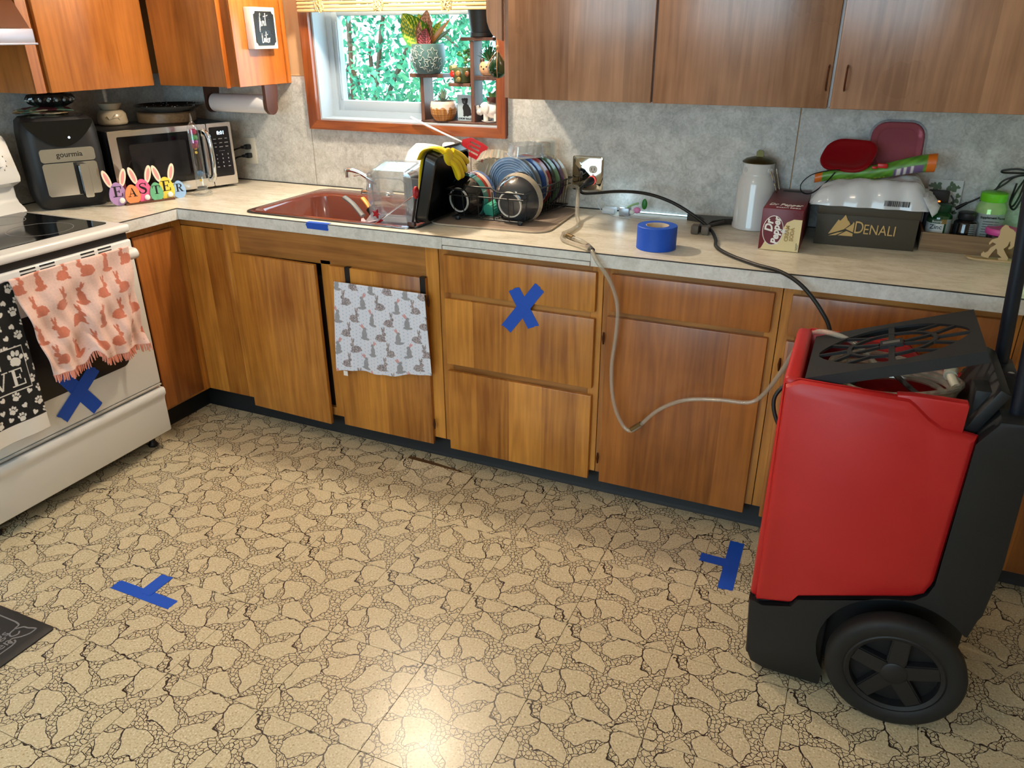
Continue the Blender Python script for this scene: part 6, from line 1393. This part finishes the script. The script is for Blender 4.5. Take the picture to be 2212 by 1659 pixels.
# jade in a green pot
t = thing('potted_plant', 'small jade plant in a green bug shaped pot', 'plant', (1.590, .045, 1.3713))
part('pot', lathe([(.034, 0), (.038, .003), (.042, .03), (.044, .052), (.042, .056), (.039, .05), (0, .048)], 32), gk('olive_green_glaze', S(70, 84, 52), .25), t)
for (x, y, z), r, c in (((-.028, -.033, .034), .014, S(196, 44, 36)), ((.002, -.044, .036), .012, S(146, 110, 60)), ((.004, -.044, .014), .011, S(120, 108, 60)), ((.034, -.03, .035), .011, S(120, 70, 40)), ((-.040, -.018, .054), .013, S(96, 106, 66)), ((-.020, -.03, .06), .012, S(190, 170, 130))): part('button', sph(r, (x, y, z), (1, .5, 1)), gk('button_%d' % int(abs(x)*9999+z*999), c), t)
bm = BM(); lv = BM()
for pts in ([(0.01, 0, .05), (.02, -.004, .08), (.03, 0, .12)], [(.02, -.004, .08), (.0, -.005, .10), (-.01, -.004, .11)], [(.02, -.004, .075), (.045, -.006, .09)], [(.027, -.002, .105), (.015, -.004, .118)]): add_tube(bm, crom([tuple(p) for p in pts], 4), .0022, 6)
part('stem', bm, M('jade_stem', S(96, 90, 50), .6), t)
rn = random.Random(9)
for x, z in ((.03, .122), (.036, .116), (.024, .118), (.014, .118), (.010, .110), (-.01, .112), (-.016, .106), (-.004, .104), (.046, .092), (.040, .084), (.052, .086), (.012, .09), (.024, .095), (.030, .105), (.018, .076)):
    part('leaf', sph(.0075, (x+rn.uniform(-.002, .002), rn.uniform(-.012, .01), z), (1.1, .5, .8), 10, 6), M('jade_leaf', S(60, 116, 52), .35), t)
# drip-glaze pot with succulent
t = thing('potted_plant', 'pale succulent in a faceted brown pot with white drip glaze', 'plant', (1.500, .038, 1.2245))
pr = [(.036, 0), (.042, .006), (.052, .025), (.055, .045), (.053, .065), (.049, .076)]
def Spot(u, v):
    z = v*.076; r = np.interp(z, [p[1] for p in pr], [p[0] for p in pr]); a = u*2*np.pi; return r*np.cos(a), r*np.sin(a), z
def Cpot(u, v):
    C = np.tile(np.array(S(176, 122, 60)), (len(u), 1)); f = np.abs((u*11) % 1-.5)*2; z = v
    C[(np.abs(((u*11+z*4) % 1)-.5)*2 > .5) ^ (np.abs(((u*11-z*4) % 1)-.5)*2 > .5)] = S(150, 98, 46)
    edge = .62+.10*f-.30*np.exp(-((u-.88)/.012)**2)-.12*np.exp(-((u-.72)/.01)**2); C[z > edge] = S(226, 206, 192); return C
grid_print('pot', Spot, 140, 40, Cpot, print_mat('glazed_pot_print', .25), t); part('soil', lathe([(.048, .068), (.0, .07)], 32, cap0=False), m_soil, t); part('base', lathe([(.036, .0), (.0, .0005)], 32, cap0=False), gk('brown_glaze', S(150, 98, 46)), t)
for k in range(11):
    a = R(k*137); r = .006+.0022*k; leaf(t, (.3*r*math.cos(a), .3*r*math.sin(a), .068), (r*math.cos(a)*1.1, r*math.sin(a)*1.1, .128-.0035*k), .017, plain(S(150, 166, 140)), (-math.cos(a), -math.sin(a), .6), .1)
# bulldog tile
def Cdog(u, v):
    C = np.tile(np.array(S(172, 190, 198)), (len(u), 1)); x, y = u, 1-v
    q = ell(x, y, .5, .5, .2, .17, 0) | ell(x, y, .56, .40, .24, .2, -25) | ell(x, y, .44, .76, .17, .13) | ell(x, y, .40, .35, .07, .2) | ell(x, y, .55, .33, .07, .17) | ell(x, y, .71, .27, .13, .07) | ell(x, y, .57, .84, .06, .05, -30) | ell(x, y, .30, .83, .05, .05, 30) | ell(x, y, .40, .2, .09, .03) | ell(x, y, .58, .2, .09, .03)
    C[q] = S(22, 22, 24); C[q & (ell(x, y, .40, .73, .06, .05) | ell(x, y, .34, .80, .015, .015) | ell(x, y, .46, .80, .015, .015))] = S(90, 92, 94); return C
t = thing('picture_tile', 'small blue grey tile with a black bulldog picture', 'tile', (1.600, .050, 1.2245))
part('tile', box((-.040, -.003, 0), (.0395, .005, .101), .001), M('grey_blue_tile', S(160, 178, 186), .4), t)
grid_print('picture', lambda u, v: (-.039+u*.0775, -.0034+0*u, .100-v*.099), 80, 100, Cdog, print_mat('picture_print', .4), t)
lettering('lettering', 'LOVE MY BULLDOG', .0098, m_ink, t, (0, -.0040, .009), (1, 0, 0), (0, 0, 1), bold=.0002, sx=.86)
# face pot with spiky haworthia
t = thing('potted_plant', 'spiky green succulent in a round tan face pot', 'plant', (1.712, .045, 1.4003))
part('pot', lathe([(.028, 0), (.035, .004), (.043, .022), (.042, .04), (.034, .052), (.030, .052), (.0, .046)], 32), gk('tan_face_glaze', S(206, 160, 122), .3), t)
for x, z, r in ((-.020, .034, .003), (.004, .034, .003), (-.009, .026, .0035)): part('face_mark', sph(r, (x, -math.sqrt(.0425**2-x*x), z)), m_ink, t)
for x in (-.024, .02): part('ear', sph(.010, (x, -.02, .055), (1, .6, 1)), gk('dark_ear_glaze', S(70, 46, 36)), t)
for k in range(26):
    a = R(k*137.5); e_ = R(20+62*(1-k/26)); L_ = .055; leaf(t, (0, 0, .05), (L_*math.cos(e_)*math.cos(a), L_*math.cos(e_)*math.sin(a), .052+L_*1.15*math.sin(e_)), .011, plain(S(44, 96, 56)), (-math.sin(e_)*math.cos(a), -math.sin(e_)*math.sin(a), math.cos(e_)), .02)
# elephant planter
t = thing('planter', 'white ceramic elephant planter on a saucer on the window shelf', 'planter', (1.714, .045, 1.2245))
m_wcer = gk('white_ceramic', S(226, 220, 212), .25)
part('saucer', lathe([(.030, 0), (.036, .002), (.040, .007), (.036, .007), (0, .004)], 32), m_wcer, t)
eb = merge(sph(.036, (.01, 0, .046), (1.05, .85, .9), 24, 16), sph(.024, (-.024, -.006, .052), (.95, .9, 1.05), 20, 14), tube(crom([(-.034, -.008, .046), (-.048, -.012, .036), (-.053, -.014, .046), (-.057, -.015, .064)], 6), [.013]*6+[.010]*6+[.0075]*6+[.0075], 12), *[tube([(x, y, .035), (x, y, .007)], .010, 12) for x in (-.016, .03) for y in (-.016, .016)])
part('elephant', eb, m_wcer, t); part('ear', sph(.02, (-.010, -.030, .054), (.75, .3, 1.1)), m_wcer, t); part('eye', sph(.0022, (-.036, -.026, .060)), m_ink, t)
part('pot_rim', lathe([(.022, .074), (.028, .080), (.030, .098), (.027, .098), (0, .09)], 28, c=(.012, 0)), gk('brown_rim_glaze', S(86, 50, 42), .35), t)
leaf(t, (.012, 0, .09), (.03, -.01, .125), .02, plain(S(60, 110, 60)), (0, -1, .4)); leaf(t, (.012, 0, .09), (-.006, -.01, .115), .018, plain(S(80, 120, 60)), (0, -1, .4))
# green glass float on a cord
t = thing('glass_float', 'green glass ornament hanging on a cord by the right wall cabinet', 'ornament', (1.858, -.2, 1.44))
part('ball', lathe([(.001, -.036), (.018, -.032), (.031, -.016), (.034, .0), (.028, .018), (.016, .034), (.008, .044), (.007, .05)], 28), M('dark_green_glass', S(8, 60, 34), .05, 0, Transmission_Weight=.5), t)
for k in range(4): part('cord', tube(crom([(0, 0, .056)]+[(.0355*s_*math.cos(R(k*90+20)), .0355*s_*math.sin(R(k*90+20)), z) for s_, z in ((.55, .035), (.97, .012), (.97, -.012), (.4, -.034))], 4), .0013, 5), M('tan_cord', S(170, 130, 96), .8), t)
part('hanging_cord', tube(crom([(0, 0, .05), (.003, 0, .075), (-.002, 0, .10), (.004, -.0, .17)], 4), .003, 6), M('tan_cord'), t); part('knot', sph(.008, (.001, 0, .068)), M('tan_cord'), t)

# --- outdoors
gd_ = struct('lawn', box((-12, .6, -.9), (14, 26, -.8)), M('lawn_green', S(70, 104, 56), .9))
def foliage_mat(name, cs):
    k = N(name); rnd = k.n('TexNoise', {'Vector': k.n('NewGeometry').outputs['Position'], 'Scale': 9, 'Detail': 2}).outputs[0]; c = k.ramp(rnd, [(.35, cs[0]), (.5, cs[1]), (.65, cs[2])])
    d = k.n('BsdfDiffuse'); tr = k.n('BsdfTranslucent'); k.t.links.new(c, d.inputs[0]); k.t.links.new(c, tr.inputs[0]); m = k.n('MixShader', {0: .4}); k.t.links.new(d.outputs[0], m.inputs[1]); k.t.links.new(tr.outputs[0], m.inputs[2]); k.t.links.new(m.outputs[0], k.t.nodes['Material Output'].inputs[0]); return k.m
m_fol = foliage_mat('shrub_leaves', [S(40, 104, 84), S(70, 150, 116), S(120, 186, 140)])
def shrub(label, c, r, n, seed, gap):
    rs = np.random.RandomState(seed); V, F = [], []
    cl = rs.randn(gap, 3); cl /= np.linalg.norm(cl, axis=1)[:, None]; cl = cl*(rs.rand(gap, 1)**.5)*np.array(r)
    for i in range(n):
        p = cl[rs.randint(gap)]+rs.randn(3)*.13; s = rs.uniform(.022, .045); a = rs.randn(3); a /= np.linalg.norm(a); b = np.cross(a, rs.randn(3)); b /= np.linalg.norm(b)
        k = len(V); V += [tuple(p-a*s), tuple(p+b*s*.45), tuple(p+a*s), tuple(p-b*s*.45)]; F.append((k, k+1, k+2, k+3))
    me = bpy.data.meshes.new('foliage'); me.from_pydata(V, [], F)
    t = thing('shrub', label, 'shrub', c); link('foliage', me, t, m_fol)['kind'] = 'stuff'
    bm = BM(); rn = random.Random(seed)
    for k in range(6): add_tube(bm, crom([(0, 0, -c[2]-.8), (rn.uniform(-.1, .1), rn.uniform(-.1, .1), -c[2]*.4-.5), tuple(cl[k]*.6), tuple(cl[k])], 4), [.03]*4+[.02]*4+[.012]*4+[.006], 6)
    part('branches', bm, M('bark', S(84, 66, 50), .9), t)
shrub('leafy green shrub filling the left part of the window view', (-.5, 2.5, 1.75), (1.0, .5, 1.0), 4200, 1, 70)
shrub('leafy green shrub behind the potted plants outside the window', (.85, 3.0, 1.6), (1.1, .5, 1.0), 4200, 2, 70)
shrub('low dense green hedge bush below the window view', (.2, 2.1, .75), (1.8, .35, .62), 5600, 3, 80)
